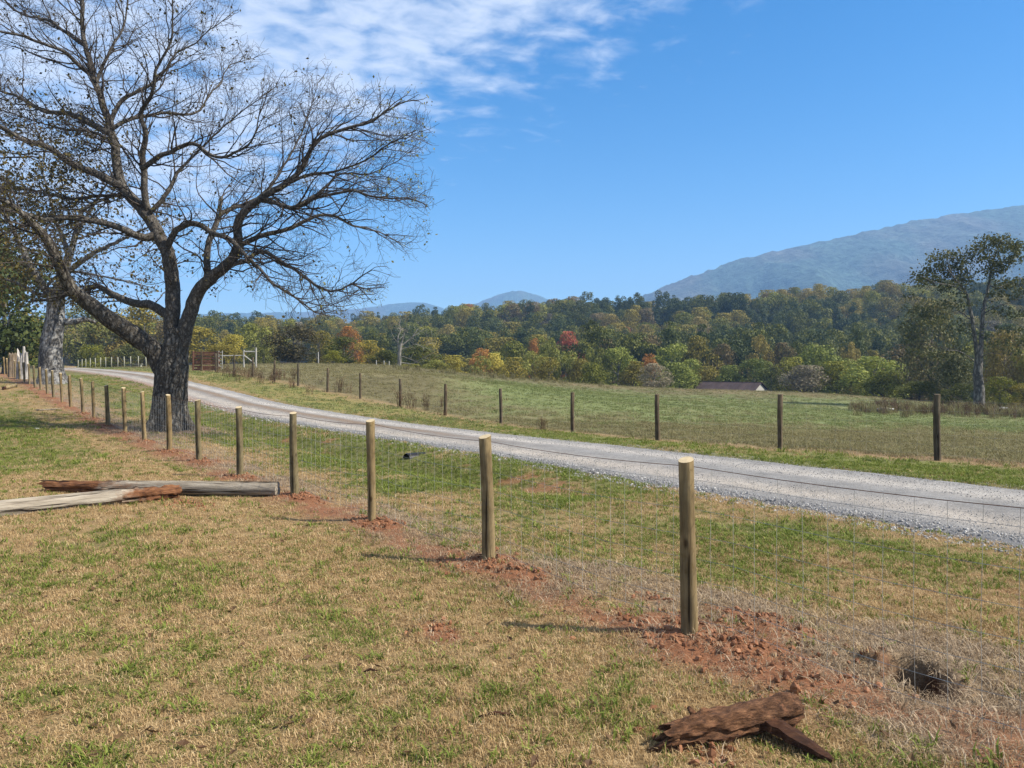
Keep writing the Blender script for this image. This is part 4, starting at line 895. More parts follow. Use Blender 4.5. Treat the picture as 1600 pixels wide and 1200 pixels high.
def grow_tree(limbs, attract, step, infl, kill, iters, tip, seed, expo=2.25, jitter=.22, droop=0.0, inertia=.75, spray=0.0):
    """limbs: list of (points, radii, connect?) -> nodes, parents, radii, traced flags. Space colonisation from the traced limbs."""
    r = np.random.default_rng(seed); pos = []; par = []; rad = []; tr = []
    for (P, R, con) in limbs:
        Q, rr = resample(P, R, step*.8); st0 = -1
        if con and pos:
            a = np.array(pos); st0 = int(np.argmin(((a-Q[0])**2).sum(1)))
        for k in range(len(Q)):
            par.append(st0 if k == 0 else len(pos)-1); pos.append(Q[k]+(r.normal(0, 1, 3)*rr[k]*.18 if rr[k] < .15 and k else 0)); rad.append(rr[k]); tr.append(True)
    n0 = len(pos); pos = np.array(pos); best = np.full(len(attract), 1e9); bi = np.zeros(len(attract), int); alive = np.ones(len(attract), bool); P = [pos]; tot = len(pos); new = pos; newbase = 0; parents = list(par)
    allpos = pos.copy(); dirs_used = {}; dr = np.zeros_like(pos)
    for i in range(len(pos)):
        if par[i] >= 0: dr[i] = pos[i]-pos[par[i]]
    dr /= np.linalg.norm(dr, axis=1)[:, None]+1e-9; dr *= .25
    for it in range(iters):
        ai = np.nonzero(alive)[0]
        if not len(ai): break
        for c in range(0, len(new), 1500):
            blk = new[c:c+1500]; d = ((attract[ai][:, None]-blk[None])**2).sum(-1); m = d.argmin(1); dm = d[np.arange(len(ai)), m]; b = dm < best[ai]
            best[ai[b]] = dm[b]; bi[ai[b]] = newbase+c+m[b]
        alive[best < kill*kill] = False; ai = np.nonzero(alive & (best < infl*infl))[0]
        if not len(ai): break
        v = attract[ai]-allpos[bi[ai]]; v /= np.linalg.norm(v, axis=1)[:, None]+1e-9
        k, inv = np.unique(bi[ai], return_inverse=True); acc = np.zeros((len(k), 3)); np.add.at(acc, inv, v)
        acc /= np.linalg.norm(acc, axis=1)[:, None]+1e-9; acc += dr[k]*inertia+r.normal(0, jitter, acc.shape); acc[:, 2] -= droop
        acc /= np.linalg.norm(acc, axis=1)[:, None]+1e-9
        np_ = allpos[k]+acc*step
        ok = np.array([dirs_used.get(int(q), 0) < 3 for q in k])
        for q in k: dirs_used[int(q)] = dirs_used.get(int(q), 0)+1
        np_ = np_[ok]; k = k[ok]; dr = np.vstack([dr, acc[ok]])
        if not len(k): break
        newbase = len(allpos); parents += [int(q) for q in k]; new = np_; allpos = np.vstack([allpos, np_])
    if spray > 0:     # fine terminal twigs
        kid = np.zeros(len(allpos), int); np.add.at(kid, np.array(parents)[np.array(parents) >= 0], 1); ex = []; ep = []; m = len(allpos)
        for i in range(n0, m):
            for _ in range(2 if kid[i] == 0 else (1 if r.random() < .42 else 0)):
                d = dr[i]+r.normal(0, .62, 3)*np.array([1, 1, .8]); d /= np.linalg.norm(d)+1e-9; l = spray*r.uniform(.5, 1.2); p1_ = allpos[i]+d*l*.5; d2 = d+r.normal(0, .25, 3); p2_ = p1_+d2/np.linalg.norm(d2)*l*.5
                ex += [p1_, p2_]; ep += [i, m+len(ex)-2]
        allpos = np.vstack([allpos, np.array(ex)]); parents += ep
    n = len(allpos); parents = np.array(parents); acc = np.zeros(n); rads = np.zeros(n)
    for i in range(n-1, -1, -1):
        rads[i] = max(tip, acc[i]**(1/expo)) if acc[i] > 0 else tip
        if i < n0: rads[i] = rad[i]
        if parents[i] >= 0 and i >= n0: acc[parents[i]] += rads[i]**expo
    return allpos, parents, rads, n0
def skeleton_mesh(pos, par, rad, which, sides, rough=0.0, seed=0):
    """tubes along chains of nodes; which: boolean per node"""
    n = len(pos); kids = [[] for _ in range(n)]
    for i in range(n):
        if par[i] >= 0: kids[par[i]].append(i)
    V = []; Fc = []; started = np.zeros(n, bool)
    for i in range(n):
        if started[i] or not which[i]: continue
        if par[i] >= 0 and which[par[i]] and not (kids[par[i]] and True): pass
        chain = [i]; started[i] = True; c = i
        while True:
            ks = [q for q in kids[c] if which[q] and not started[q]]
            if not ks: break
            ks.sort(key=lambda q: -rad[q]); c = ks[0]
            if rad[c] < rad[chain[-1]]*.35 and len(chain) > 1 and False: break
            started[c] = True; chain.append(c)
        pts = [pos[q] for q in chain]; rr = [rad[q] for q in chain]
        if par[i] >= 0: pts.insert(0, pos[par[i]]); rr.insert(0, min(rr[0]*1.15, rad[par[i]]))
        if len(pts) < 2: continue
        ns = sides(max(rr)); v, f = tube_geo(pts, rr, ns, False, rough if max(rr) > .04 else 0, seed+i); b = len(V); V += v; Fc += [tuple(q+b for q in ff) for ff in f]
    me = bpy.data.meshes.new('limbs'); me.from_pydata([tuple(p) for p in V], [], Fc); me.update()
    me.polygons.foreach_set('use_smooth', np.ones(len(me.polygons), bool)); return me
def leaves_mesh(points, size, seed, hang=.3):
    r = np.random.default_rng(seed); n = len(points); d = r.normal(0, 1, (n, 3)); d[:, 2] -= hang*2; d /= np.linalg.norm(d, axis=1)[:, None]
    q = np.cross(d, r.normal(0, 1, (n, 3))); q /= np.linalg.norm(q, axis=1)[:, None]; s = size*(.6+.8*r.random(n))[:, None]; p = np.asarray(points)
    V = np.stack([p, p+d*s*.5+q*s*.34, p+d*s, p+d*s*.5-q*s*.34], 1).reshape(-1, 3); return mesh_np('leaves', V, np.arange(4*n).reshape(-1, 4))
def px(path, d0, r0, r1, off0=0.0, off1=0.0, p=1.0, con=True):
    """a limb traced in photo pixels; off: depth offsets in metres at its two ends"""
    n = len(path); P = []; R = []
    for i, (u, v) in enumerate(path):
        f = i/(n-1); P.append(tuple(PT(u, v, d0+off0+(off1-off0)*f**1.2))); R.append(r0*(1-f)**p+r1*(1-(1-f)**p))
    return (P, R, con)
def shoot_tree(limbs, poly, D, seed):
    """limbs traced, then three generations of forking shoots grown outward inside the crown's outline"""
    r = np.random.default_rng(seed); pos = []; par = []; rad = []; tang = []
    for (P, R, con) in limbs:
        Q, rr = resample(P, R, .14); st0 = -1
        if con and pos: st0 = int(np.argmin(((np.array(pos)-Q[0])**2).sum(1)))
        wob = np.zeros(3)
        for k in range(len(Q)):
            wob = wob*.85+r.normal(0, 1, 3)*.012*(k > 1); par.append(st0 if k == 0 else len(pos)-1); pos.append(Q[k]+wob); rad.append(rr[k]); t = Q[min(k+1, len(Q)-1)]-Q[max(k-1, 0)]; tang.append(t/(np.linalg.norm(t)+1e-9))
    n0 = len(pos); A = poly; B = np.roll(poly, -1, 0); cen = np.array(PT(280, 300, D))
    def inside(p, j):
        u = 800+F*p[0]/p[1]+j[0]; v = HV-(p[2]-CZ)*F/p[1]+j[1]
        if abs(p[1]-D) > 5.2: return False
        c = ((A[:, 1] > v) != (B[:, 1] > v)) & (u < (B[:, 0]-A[:, 0])*(v-A[:, 1])/(B[:, 1]-A[:, 1]+1e-9)+A[:, 0]); return bool(c.sum() % 2)
    SEG = (0, .20, .15, .11)
    def shoot(start, d, length, r0, level):
        seg = SEG[level]; m = max(2, int(length/seg)); node = start; here = []; p = np.array(pos[start]); j = r.normal(0, 13, 2)
        for k in range(m):
            out = p-cen; out /= np.linalg.norm(out)+1e-9
            d = d+r.normal(0, .19, 3)+out*.045+np.array([0, 0, .035]); d /= np.linalg.norm(d); q = p+d*seg
            if not inside(q, j):
                break
            f = (k+1)/m; pos.append(q); par.append(node); rad.append(max(.0036, r0*(1-.72*f))); tang.append(d); node = len(pos)-1; here.append((node, f)); p = q
        if level < 3 and here:
            gap = (0, .21, .15)[level]; nb = max(1, int(len(here)*seg/gap)); side = 1
            for i_ in range(nb):
                node_, f = here[min(len(here)-1, int((i_+.6+r.uniform(-.3, .3))/nb*len(here)))]
                if f < .15: continue
                dd = np.array(tang[node_]); ax = np.cross(dd, r.normal(0, 1, 3)); ax /= np.linalg.norm(ax)+1e-9; an = math.radians(r.uniform(25, 75)); v = dd*math.cos(an)+ax*math.sin(an)
                shoot(node_, v, length*r.uniform(.32, .62)*(1.15-.5*f), max(.0038, rad[node_]*r.uniform(.42, .65)), level+1)
    acc = 0.0
    for i in range(n0):
        if par[i] < 0 or i+1 >= n0: continue
        R = rad[i]
        if R > .26: continue
        acc += .14*(1.0 if R < .10 else .62)
        while acc > .165:
            acc -= .165; dd = np.array(tang[i]); ax = np.cross(dd, r.normal(0, 1, 3)); ax /= np.linalg.norm(ax)+1e-9; out = np.array(pos[i])-cen; out /= np.linalg.norm(out)+1e-9
            an = math.radians(r.uniform(30, 65)); v = dd*math.cos(an)+ax*math.sin(an)+out*.35; v /= np.linalg.norm(v); shoot(i, v, r.uniform(.8, 2.3), min(.025, R*r.uniform(.28, .5)+.004), 1)
    ends = [i for i in range(n0) if rad[i] < .035]
    for i in ends[::3]: shoot(i, np.array(tang[i])+r.normal(0, .5, 3)*.8, r.uniform(.5, 1.1), .012, 2)
    return np.array(pos), np.array(par), np.array(rad), n0
def big_tree():
    D = 21.6; b = hit(264, 672, 10); D = b.y; g = D/F; L = []
    L.append(([tuple(PT(264, 690, D)), tuple(PT(264, 672, D)), tuple(PT(265, 655, D)), tuple(PT(266, 630, D)), tuple(PT(268, 600, D)), tuple(PT(272, 570, D)), tuple(PT(277, 540, D)), tuple(PT(283, 515, D))], [34*g, 30.5*g, 26.5*g, 25*g, 24.5*g, 24*g, 19*g, 12.5*g], False))
    L.append(px([(258, 582), (238, 545), (205, 518), (170, 495), (135, 470), (112, 452), (100, 432), (85, 405), (67, 370), (45, 345), (20, 322), (-20, 300)], D, .29, .035, 0, -3.0, 1.0))
    NTR = 2
    L.append(px([(270, 560), (268, 505), (268, 460), (262, 400), (250, 372), (235, 345), (215, 320), (200, 305), (188, 280), (183, 245), (178, 215), (170, 185), (160, 160), (150, 130), (140, 90), (130, 50), (128, 0), (124, -60), (115, -130)], D, .22, .03, 0, 1.0, 1.0))
    L.append(px([(284, 540), (292, 510), (305, 470), (315, 450), (330, 437), (350, 420), (362, 405), (370, 385), (372, 350), (382, 333), (407, 310), (450, 287), (475, 262), (487, 237), (512, 212), (550, 197), (581, 187), (612, 168), (650, 157)], D, .21, .012, 0, -.8, 1.1))
    g2 = lambda a, r0, r1, o0, o1: L.append(px(a, D, r0*.78, r1*.9, o0, o1))
    g2([(362, 405), (375, 387), (410, 367), (440, 360), (475, 345), (500, 335), (525, 336), (550, 350), (575, 357), (600, 367), (637, 388)], .105, .010, -.2, 1.6)
    g2([(407, 312), (425, 316), (460, 324), (490, 310), (515, 307), (550, 301), (587, 312), (640, 312), (665, 320)], .095, .010, -.4, -2.2)
    g2([(460, 324), (487, 307), (510, 290), (530, 271), (557, 270), (587, 267), (645, 235)], .065, .010, -1.0, .6)
    g2([(450, 287), (475, 276), (505, 272), (530, 268), (570, 252), (610, 225), (650, 205)], .06, .010, -.5, -1.6)
    g2([(325, 440), (322, 410), (325, 382), (333, 360), (344, 338), (365, 327), (394, 315), (420, 296), (440, 262), (462, 225), (480, 180), (495, 130)], .13, .010, -.1, 2.2)
    g2([(342, 342), (345, 325), (346, 308)], .06, .045, .5, .5)
    g2([(262, 385), (275, 360), (295, 350), (317, 355), (330, 365), (350, 369), (370, 385), (387, 402), (405, 420), (425, 442), (450, 457), (475, 475), (495, 487), (515, 492)], .12, .012, 0, -2.6)
    g2([(362, 413), (387, 407), (397, 397), (416, 395), (437, 410), (460, 422), (485, 440), (510, 456), (525, 456), (550, 444), (565, 432), (582, 422)], .085, .014, -.2, -1.6)
    g2([(550, 444), (565, 449), (583, 455)], .03, .012, -1.4, -1.5)
    g2([(230, 372), (212, 367), (190, 357), (165, 350), (140, 347), (107, 342), (75, 344), (55, 341), (37, 332), (12, 327), (-40, 322)], .14, .03, 0, -2.0)
    g2([(180, 287), (150, 272), (120, 262), (100, 250), (82, 235), (62, 225), (42, 222), (22, 210), (0, 197), (-50, 180)], .15, .03, .2, -1.5)
    g2([(168, 207), (150, 197), (125, 185), (100, 177), (75, 175), (50, 165), (25, 150), (0, 143), (-60, 120)], .125, .025, .4, 2.4)
    g2([(140, 115), (120, 100), (100, 82), (75, 72), (37, 60), (0, 52), (-50, 30)], .085, .02, .7, -.8)
    g2([(130, 70), (107, 55), (82, 37), (62, 29), (32, 22), (15, 7), (-20, -30)], .07, .015, .8, 2.6)
    g2([(262, 492), (232, 475), (200, 470), (175, 460), (155, 447), (130, 450), (110, 457), (80, 468), (40, 470)], .17, .03, .1, 2.8)
    g2([(232, 335), (226, 305), (222, 262), (220, 237), (226, 210), (218, 180), (229, 160), (240, 140), (243, 110), (262, 70), (270, 20), (275, -40)], .13, .014, .2, -1.8)
    g2([(175, 185), (185, 162), (200, 147), (225, 137), (240, 125), (260, 105), (275, 82), (300, 70), (330, 48), (365, 18)], .085, .010, .5, 1.5)
    g2([(177, 200), (197, 188), (225, 180), (250, 175), (287, 177), (312, 170), (325, 150), (345, 127), (360, 100), (395, 90)], .08, .010, .4, 3.0)
    g2([(222, 262), (232, 257), (250, 245), (270, 237), (292, 225), (307, 227), (327, 240), (355, 246), (375, 237), (392, 227), (400, 210), (408, 180), (420, 140)], .10, .010, -.2, -2.2)
    g2([(237, 330), (262, 300), (270, 280), (282, 262), (307, 237), (340, 205), (380, 172), (430, 135)], .085, .010, .1, .6)
    g2([(150, 130), (165, 95), (185, 60), (200, 20), (210, -40)], .07, .015, .8, 1.6); g2([(178, 230), (168, 215), (140, 205), (90, 200), (30, 180), (-60, 150)], .07, .012, .3, 3.4)
    g2([(200, 305), (160, 305), (110, 310), (60, 300), (0, 290), (-60, 270)], .075, .012, .2, 3.2)
    poly = np.array([(684, 340), (676, 300), (664, 250), (672, 185), (655, 150), (615, 128), (578, 98), (540, 81), (500, 90), (462, 98), (445, 125), (422, 110), (410, 58), (374, 18), (345, -60), (250, -150), (100, -180), (-80, -150), (-190, 50), (-200, 300), (-120, 430), (0, 460), (110, 485), (200, 488), (252, 470), (300, 420), (330, 480), (400, 498), (450, 512), (520, 512), (592, 475), (616, 425), (645, 395), (674, 368)], float)
    pos, par, rad, n0 = shoot_tree(L, poly, D, 5)
    root = empty('tree', (b.x, b.y, b.z)); n = len(pos); idx = np.arange(n)
    ntr = sum(len(resample(P_, R_, .14)[0]) for (P_, R_, c_) in L[:2]); thick = idx < ntr; mid = (idx >= ntr) & (idx < n0)
    # buttressed trunk: rings rippled by angle
    me = skeleton_mesh(pos, par, rad, thick, lambda r: 36 if r > .4 else 22 if r > .2 else 12 if r > .07 else 7, .035, 3)
    co = np.empty(len(me.vertices)*3); me.vertices.foreach_get('co', co); co = co.reshape(-1, 3); hh = co[:, 2]-b.z; dx = co[:, 0]-b.x; dy = co[:, 1]-b.y; an = np.arctan2(dy, dx); w = np.clip(1-hh/1.1, 0, 1)**2*(np.hypot(dx, dy) < 1.2)
    f = 1+w*(.20+.24*np.sin(an*5+.7)+.12*np.sin(an*9+2)); f2 = 1+.035*np.sin(an*11+hh*1.3)*(np.hypot(dx, dy) < .9)*(hh < 3); co[:, 0] = b.x+dx*f*f2; co[:, 1] = b.y+dy*f*f2; me.vertices.foreach_set('co', co.ravel()); me.update()
    o = add('trunk', me, M['bark'], root); o.location = -Vector(root.location)
    o = add('limbs', skeleton_mesh(pos, par, rad, mid, lambda r: 20 if r > .15 else 12 if r > .07 else 8, .03, 9), M['limb'], root); o.location = -Vector(root.location)
    o = add('crown', skeleton_mesh(pos, par, rad, idx >= n0, lambda r: 6 if r > .03 else 4 if r > .011 else 3, 0, 4), M['twig'], root); o.location = -Vector(root.location)
    kids = np.zeros(n, int); np.add.at(kids, par[par >= 0], 1); tips = np.nonzero((kids == 0) & (idx >= n0))[0]; r = np.random.default_rng(2)
    tp = pos[tips]; uu = 800+F*tp[:, 0]/tp[:, 1]; vv = HV-(tp[:, 2]-CZ)*F/tp[:, 1]
    pr = np.where(uu > 430, .05+.10*sm(540, 660, uu), .08)+.55*sm(220, 60, uu)*sm(100, 260, vv)+.16*sm(280, 380, vv)*sm(420, 250, uu)
    sel = tips[r.random(len(tips)) < pr]; pts = np.repeat(pos[sel], 3, 0)+r.normal(0, .07, (len(sel)*3, 3)); uy = 800+F*pts[:, 0]/pts[:, 1] > 500
    o = add('leaves', leaves_mesh(pts[~uy], .085, 6), M['leafdull'], root); o.location = -Vector(root.location); o['kind'] = 'stuff'
    o = add('yellow_leaves', leaves_mesh(pts[uy], .07, 7), M['leafyel'], root); o.location = -Vector(root.location); o['kind'] = 'stuff'
    tag(root, 'big half-bare tree with thick forked dark trunk beside the road', 'tree'); print('big tree nodes', n, 'leaves', len(pts))
big_tree()
def second_tree():
    D = 42.0; x = (80-800)*D/F; z = gz(x, D); g = D/F; L = []; v0 = HV+(CZ-z)*F/D
    L.append(([tuple(PT(83, v0+8, D)), tuple(PT(82, v0, D)), tuple(PT(81, 585, D)), tuple(PT(79, 560, D)), tuple(PT(81, 530, D)), tuple(PT(86, 500, D)), tuple(PT(88, 470, D)), tuple(PT(96, 440, D)), tuple(PT(106, 405, D)), tuple(PT(118, 370, D)), tuple(PT(128, 330, D)), tuple(PT(190, 300, D))], [28*g, 25*g, 19*g, 16.5*g, 15.5*g, 13.5*g, 12*g, 8*g, 6*g, 4*g, 3*g, 1.2*g], False))
    h = lambda a, r0, r1, o0, o1: L.append(px(a, D, r0, r1, o0, o1))
    h([(86, 500), (100, 503), (120, 502), (135, 498), (150, 505)], .24, .08, 0, 1); h([(87, 475), (70, 450), (50, 420), (30, 380), (10, 340), (-30, 300)], .25, .05, 0, -2); h([(90, 465), (60, 460), (20, 440), (-40, 425)], .16, .03, 0, 2)
    h([(100, 430), (140, 400), (180, 380), (220, 360), (260, 345)], .16, .02, 0, -2); h([(108, 400), (90, 350), (75, 300), (60, 240)], .15, .02, 0, 2); h([(118, 370), (140, 330), (165, 290), (185, 250)], .11, .02, 0, -1); h([(70, 450), (100, 425), (150, 430), (200, 440), (240, 450)], .09, .02, 0, -3)
    poly = [(-190, 180), (-60, 200), (40, 170), (130, 190), (210, 230), (265, 310), (268, 400), (250, 460), (190, 475), (110, 470), (30, 478), (-60, 470), (-190, 440)]
    att = poly_attract(poly, 4200, D, 0, 13, .9, 1.0, 5.0); pos, par, rad, n0 = grow_tree(L, att, .38, 3.2, .42, 70, .009, 15, 2.3, .28)
    root = empty('tree', (x, D, z)); idx = np.arange(len(pos)); lo = -Vector(root.location)
    o = add('trunk', skeleton_mesh(pos, par, rad, idx < n0, lambda r: 26 if r > .3 else 12 if r > .1 else 7, .04, 30), M['bark_pale'], root); o.location = lo
    o = add('crown', skeleton_mesh(pos, par, rad, idx >= n0, lambda r: 4 if r > .03 else 3, 0, 31), M['twig'], root); o.location = lo
    r = np.random.default_rng(9); kids = np.zeros(len(pos), int); np.add.at(kids, par[par >= 0], 1); tips = np.nonzero((kids == 0) & (idx >= n0))[0]; uu = 800+F*pos[tips, 0]/pos[tips, 1]; vv = HV-(pos[tips, 2]-CZ)*F/pos[tips, 1]
    sel = tips[r.random(len(tips)) < .35+.55*sm(220, 90, uu)*sm(180, 330, vv)]; pts = np.repeat(pos[sel], 14, 0)+r.normal(0, .26, (len(sel)*14, 3))
    o = add('leaves', leaves_mesh(pts, .17, 16), M['leafdull'], root); o.location = lo; o['kind'] = 'stuff'
    tag(root, 'pale mottled-barked tree behind the far fence posts, left of big tree', 'tree'); print('second tree', len(pos), len(pts))
second_tree()
def dead_tree():
    D = 88.0; x = (621-800)*D/F; z = gz(x, D); v0 = HV+(CZ-z)*F/D; L = []; dv = v0-574
    q = lambda a: [(u, v+dv) for (u, v) in a]
    L.append(px(q([(624, 580), (624, 572), (624, 558), (625, 545), (627, 535)]), D, .26, .16, 0, 0, .9, False)); h = lambda a, r0, r1, o: L.append(px(q(a), D, r0*.72, r1*.7, 0, o))
    h([(624, 550), (622, 538), (622, 525), (626, 515), (624, 505), (627, 497)], .15, .03, .5); h([(622, 535), (616, 528), (612, 519)], .07, .02, -.6); h([(626, 540), (630, 527), (633, 517), (638, 515)], .13, .05, -.4); h([(623, 530), (628, 526), (632, 522)], .08, .04, .3)
    h([(627, 540), (637, 532), (645, 525), (652, 515), (660, 507)], .11, .02, 1); h([(645, 525), (655, 519), (664, 512)], .05, .015, 1.3); h([(627, 545), (640, 541), (650, 537), (662, 542), (675, 545)], .08, .02, -1.2); h([(626, 556), (632, 557), (645, 562), (655, 566)], .06, .02, .8); h([(625, 566), (635, 567), (645, 568), (655, 562), (667, 556)], .10, .02, -.6); h([(662, 542), (668, 535), (674, 532)], .03, .012, -1.4)
    att = poly_attract(q([(606, 520), (615, 492), (640, 495), (668, 500), (684, 530), (680, 560), (655, 572), (636, 560), (612, 545)]), 420, D, 0, 19, 1.0, .8, 2.5); pos, par, rad, n0 = grow_tree(L, att, .32, 2.4, .45, 40, .012, 21, 2.3, .25)
    root = empty('tree', (x, D, z)); idx = np.arange(len(pos)); lo = -Vector(root.location)
    o = add('trunk', skeleton_mesh(pos, par, rad, idx < n0, lambda r: 12 if r > .1 else 6, .04, 50), M['deadwood'], root); o.location = lo; o = add('crown', skeleton_mesh(pos, par, rad, idx >= n0, lambda r: 3, 0, 51), M['deadwood'], root); o.location = lo
    tag(root, 'leafless bleached dead tree at the field crest before dark woods', 'tree')
dead_tree()
def tall_tree():
    D = 62.0; x = (1530-800)*D/F; z = gz(x, D); v0 = HV+(CZ-z)*F/D; L = []; g = D/F
    L.append(px([(1532, v0+4), (1530, v0-4), (1530, 610), (1528, 585), (1529, 565), (1531, 540)], D, .46, .25, 0, 0, .8, False)); h = lambda a, r0, r1, o0, o1: L.append(px(a, D, r0*.72, r1*.8, o0, o1))
    h([(1528, 570), (1525, 540), (1520, 510), (1515, 480), (1511, 460), (1503, 448), (1494, 438), (1480, 420)], .26, .04, 0, -1.0); h([(1532, 550), (1534, 520), (1536, 490), (1541, 465), (1546, 440), (1550, 418), (1556, 395), (1562, 380)], .28, .04, 0, 1.0)
    h([(1511, 460), (1490, 447), (1465, 442), (1440, 432)], .09, .02, -.5, -2); h([(1518, 500), (1505, 490), (1495, 485)], .07, .03, -.3, .8); h([(1545, 445), (1560, 450), (1580, 440), (1605, 430)], .10, .02, .6, 1.8); h([(1549, 420), (1540, 400), (1528, 388)], .07, .02, .8, 0); h([(1528, 570), (1510, 555), (1495, 548), (1480, 548)], .07, .02, 0, -1.6); h([(1529, 560), (1545, 552)], .06, .03, 0, -1); h([(1556, 395), (1575, 385), (1590, 395)], .05, .015, .9, 1.6); h([(1494, 438), (1480, 408), (1490, 400)], .05, .02, -.9, -.4); h([(1536, 490), (1560, 478), (1585, 470)], .08, .02, .2, -1.4)
    polys = [([(1425, 437), (1440, 420), (1462, 402), (1480, 388), (1500, 395), (1512, 415), (1520, 432), (1512, 450), (1480, 450), (1445, 447)], 260), ([(1508, 395), (1525, 375), (1550, 368), (1575, 373), (1598, 385), (1598, 402), (1575, 412), (1565, 430), (1545, 440), (1540, 415), (1515, 405)], 270), ([(1560, 447), (1590, 425), (1640, 410), (1660, 440), (1620, 470), (1575, 470)], 140), ([(1420, 460), (1500, 460), (1520, 500), (1500, 560), (1440, 560), (1400, 520)], 120), ([(1545, 460), (1600, 470), (1620, 540), (1560, 560)], 130)]
    att = np.vstack([poly_attract(p, n, D, 0, 60+i, .9, .6, 2.8) for i, (p, n) in enumerate(polys)]); pos, par, rad, n0 = grow_tree(L, att, .33, 3.5, .5, 50, .012, 61, 2.3, .25)
    root = empty('tree', (x, D, z)); idx = np.arange(len(pos)); lo = -Vector(root.location)
    o = add('trunk', skeleton_mesh(pos, par, rad, idx < n0, lambda r: 16 if r > .15 else 7, .04, 70), M['bark_grey'], root); o.location = lo; o = add('crown', skeleton_mesh(pos, par, rad, idx >= n0, lambda r: 3, 0, 71), M['twig'], root); o.location = lo
    kids = np.zeros(len(pos), int); np.add.at(kids, par[par >= 0], 1); tips = np.nonzero((kids == 0) & (idx >= n0))[0]; r = np.random.default_rng(4); vt = HV-(pos[tips, 2]-CZ)*F/pos[tips, 1]
    tips = tips[r.random(len(tips)) < np.where(vt > 465, .8, 1.0)]; m = 80; pts = np.repeat(pos[tips], m, 0)+r.normal(0, 1, (len(tips)*m, 3))*np.array([.42, .42, .20])
    o = add('leaves', leaves_mesh(pts, .19, 26, .1), M['L_rustolive'], root); o.location = lo; o['kind'] = 'stuff'
    tag(root, 'tall slender oak with two pale stems and high leafy tufts', 'tree'); print('tall', len(pos), len(pts))
M['L_rustolive'] = m_leaf('foliage_rust_olive', [(0, (.026, .034, .010)), (.5, (.080, .086, .025)), (1, (.18, .155, .05))], .25)
tall_tree()

# ------------------------------------------------------------------ leafy trees, unit size (1 m wide, 1 m tall), copied and scaled
def crown_mesh(seed, n, z0=.12, lobes=18, lr=(.15, .25), leaf=.034, form='round'):
    r = np.random.default_rng(seed); C = []; R = []
    for k in range(lobes):
        a = r.random()*6.283; h = r.random()
        if form == 'round': f = math.sin(math.pi*(.12+.80*h)); q = .36*f*math.sqrt(.25+.75*r.random()); rr = r.uniform(*lr)*(1-.25*h)
        elif form == 'tall': f = math.sin(math.pi*(.14+.76*h))**.6; q = .34*f*math.sqrt(.25+.75*r.random()); rr = r.uniform(*lr)*(1-.2*h)
        elif form == 'shrub': f = math.sqrt(max(0, 1-h*h)); q = .38*f*math.sqrt(r.random()); rr = r.uniform(*lr)
        else: f = 1-h; q = .36*f*math.sqrt(.3+.7*r.random()); rr = (.07+.12*f)*r.uniform(.8, 1.2)
        C.append((q*math.cos(a), q*math.sin(a), z0+.06+(1-z0-.12)*h)); R.append(rr)
    C = np.array(C); R = np.array(R); k = r.choice(lobes, n, p=R**2/np.sum(R**2)); d = r.normal(0, 1, (n, 3)); d[:, 2] += .25; d /= np.linalg.norm(d, axis=1)[:, None]
    sq = np.array([1, 1, .8]) if form != 'pine' else np.array([1.25, 1.25, .42])
    p = C[k]+d*sq*(R[k]*(.55+.5*np.sqrt(r.random(n))))[:, None]
    p[:, 2] = np.clip(p[:, 2], z0*.5+.03*r.random(n), 1.02)
    nn = d+r.normal(0, .48, (n, 3)); nn /= np.linalg.norm(nn, axis=1)[:, None]; t = np.cross(nn, r.normal(0, 1, (n, 3))); t /= np.linalg.norm(t, axis=1)[:, None]; b = np.cross(nn, t)
    s = leaf*(.55+.8*r.random(n))[:, None]; V = np.stack([p-t*s*.5, p+b*s*.36, p+t*s*.5, p-b*s*.36], 1).reshape(-1, 3); return mesh_np('crown', V, np.arange(4*n).reshape(-1, 4))
def trunk_mesh(seed, h=.75, r0=.022, limbs=6):
    r = random.Random(seed); mb = MB(); mb.tube([(0, 0, -.06), (0, 0, .05), (.01, 0, .3), (r.uniform(-.03, .03), r.uniform(-.03, .03), h)], [r0*1.5, r0, r0*.75, r0*.2], 8, False)
    for k in range(limbs):
        z = r.uniform(.18, .6); a = r.uniform(0, 6.28); q = r.uniform(.15, .3); mb.tube([(0, 0, z), (math.cos(a)*q*.5, math.sin(a)*q*.5, z+.10), (math.cos(a)*q, math.sin(a)*q, z+.24)], [r0*.5, r0*.33, r0*.1], 5, False)
    me = bpy.data.meshes.new('trunk'); me.from_pydata(mb.v, [], mb.f); me.update(); return me
ARCH = {'round': [crown_mesh(400+k, 5200, .10, 20+2*k) for k in range(3)], 'tall': [crown_mesh(420+k, 5200, .10, 20, (.12, .2)) for k in range(2)], 'shrub': [crown_mesh(440+k, 4800, .0, 16, (.16, .26)) for k in range(2)], 'pine': [crown_mesh(460+k, 5200, .12, 34, form='pine', leaf=.03) for k in range(2)]}
for k in (0, 1): ARCH['tall'][k] = crown_mesh(420+k, 5200, .06, 22, (.12, .2), .034, 'tall'); ARCH['shrub'][k] = crown_mesh(440+k, 4800, 0.0, 16, (.15, .25), .036, 'shrub')
TRUNK = [trunk_mesh(480+k) for k in range(2)]
for me in TRUNK: me.materials.append(M['bark_grey'])
for v in ARCH.values():
    for me in v: me.materials.append(M['L_green'])
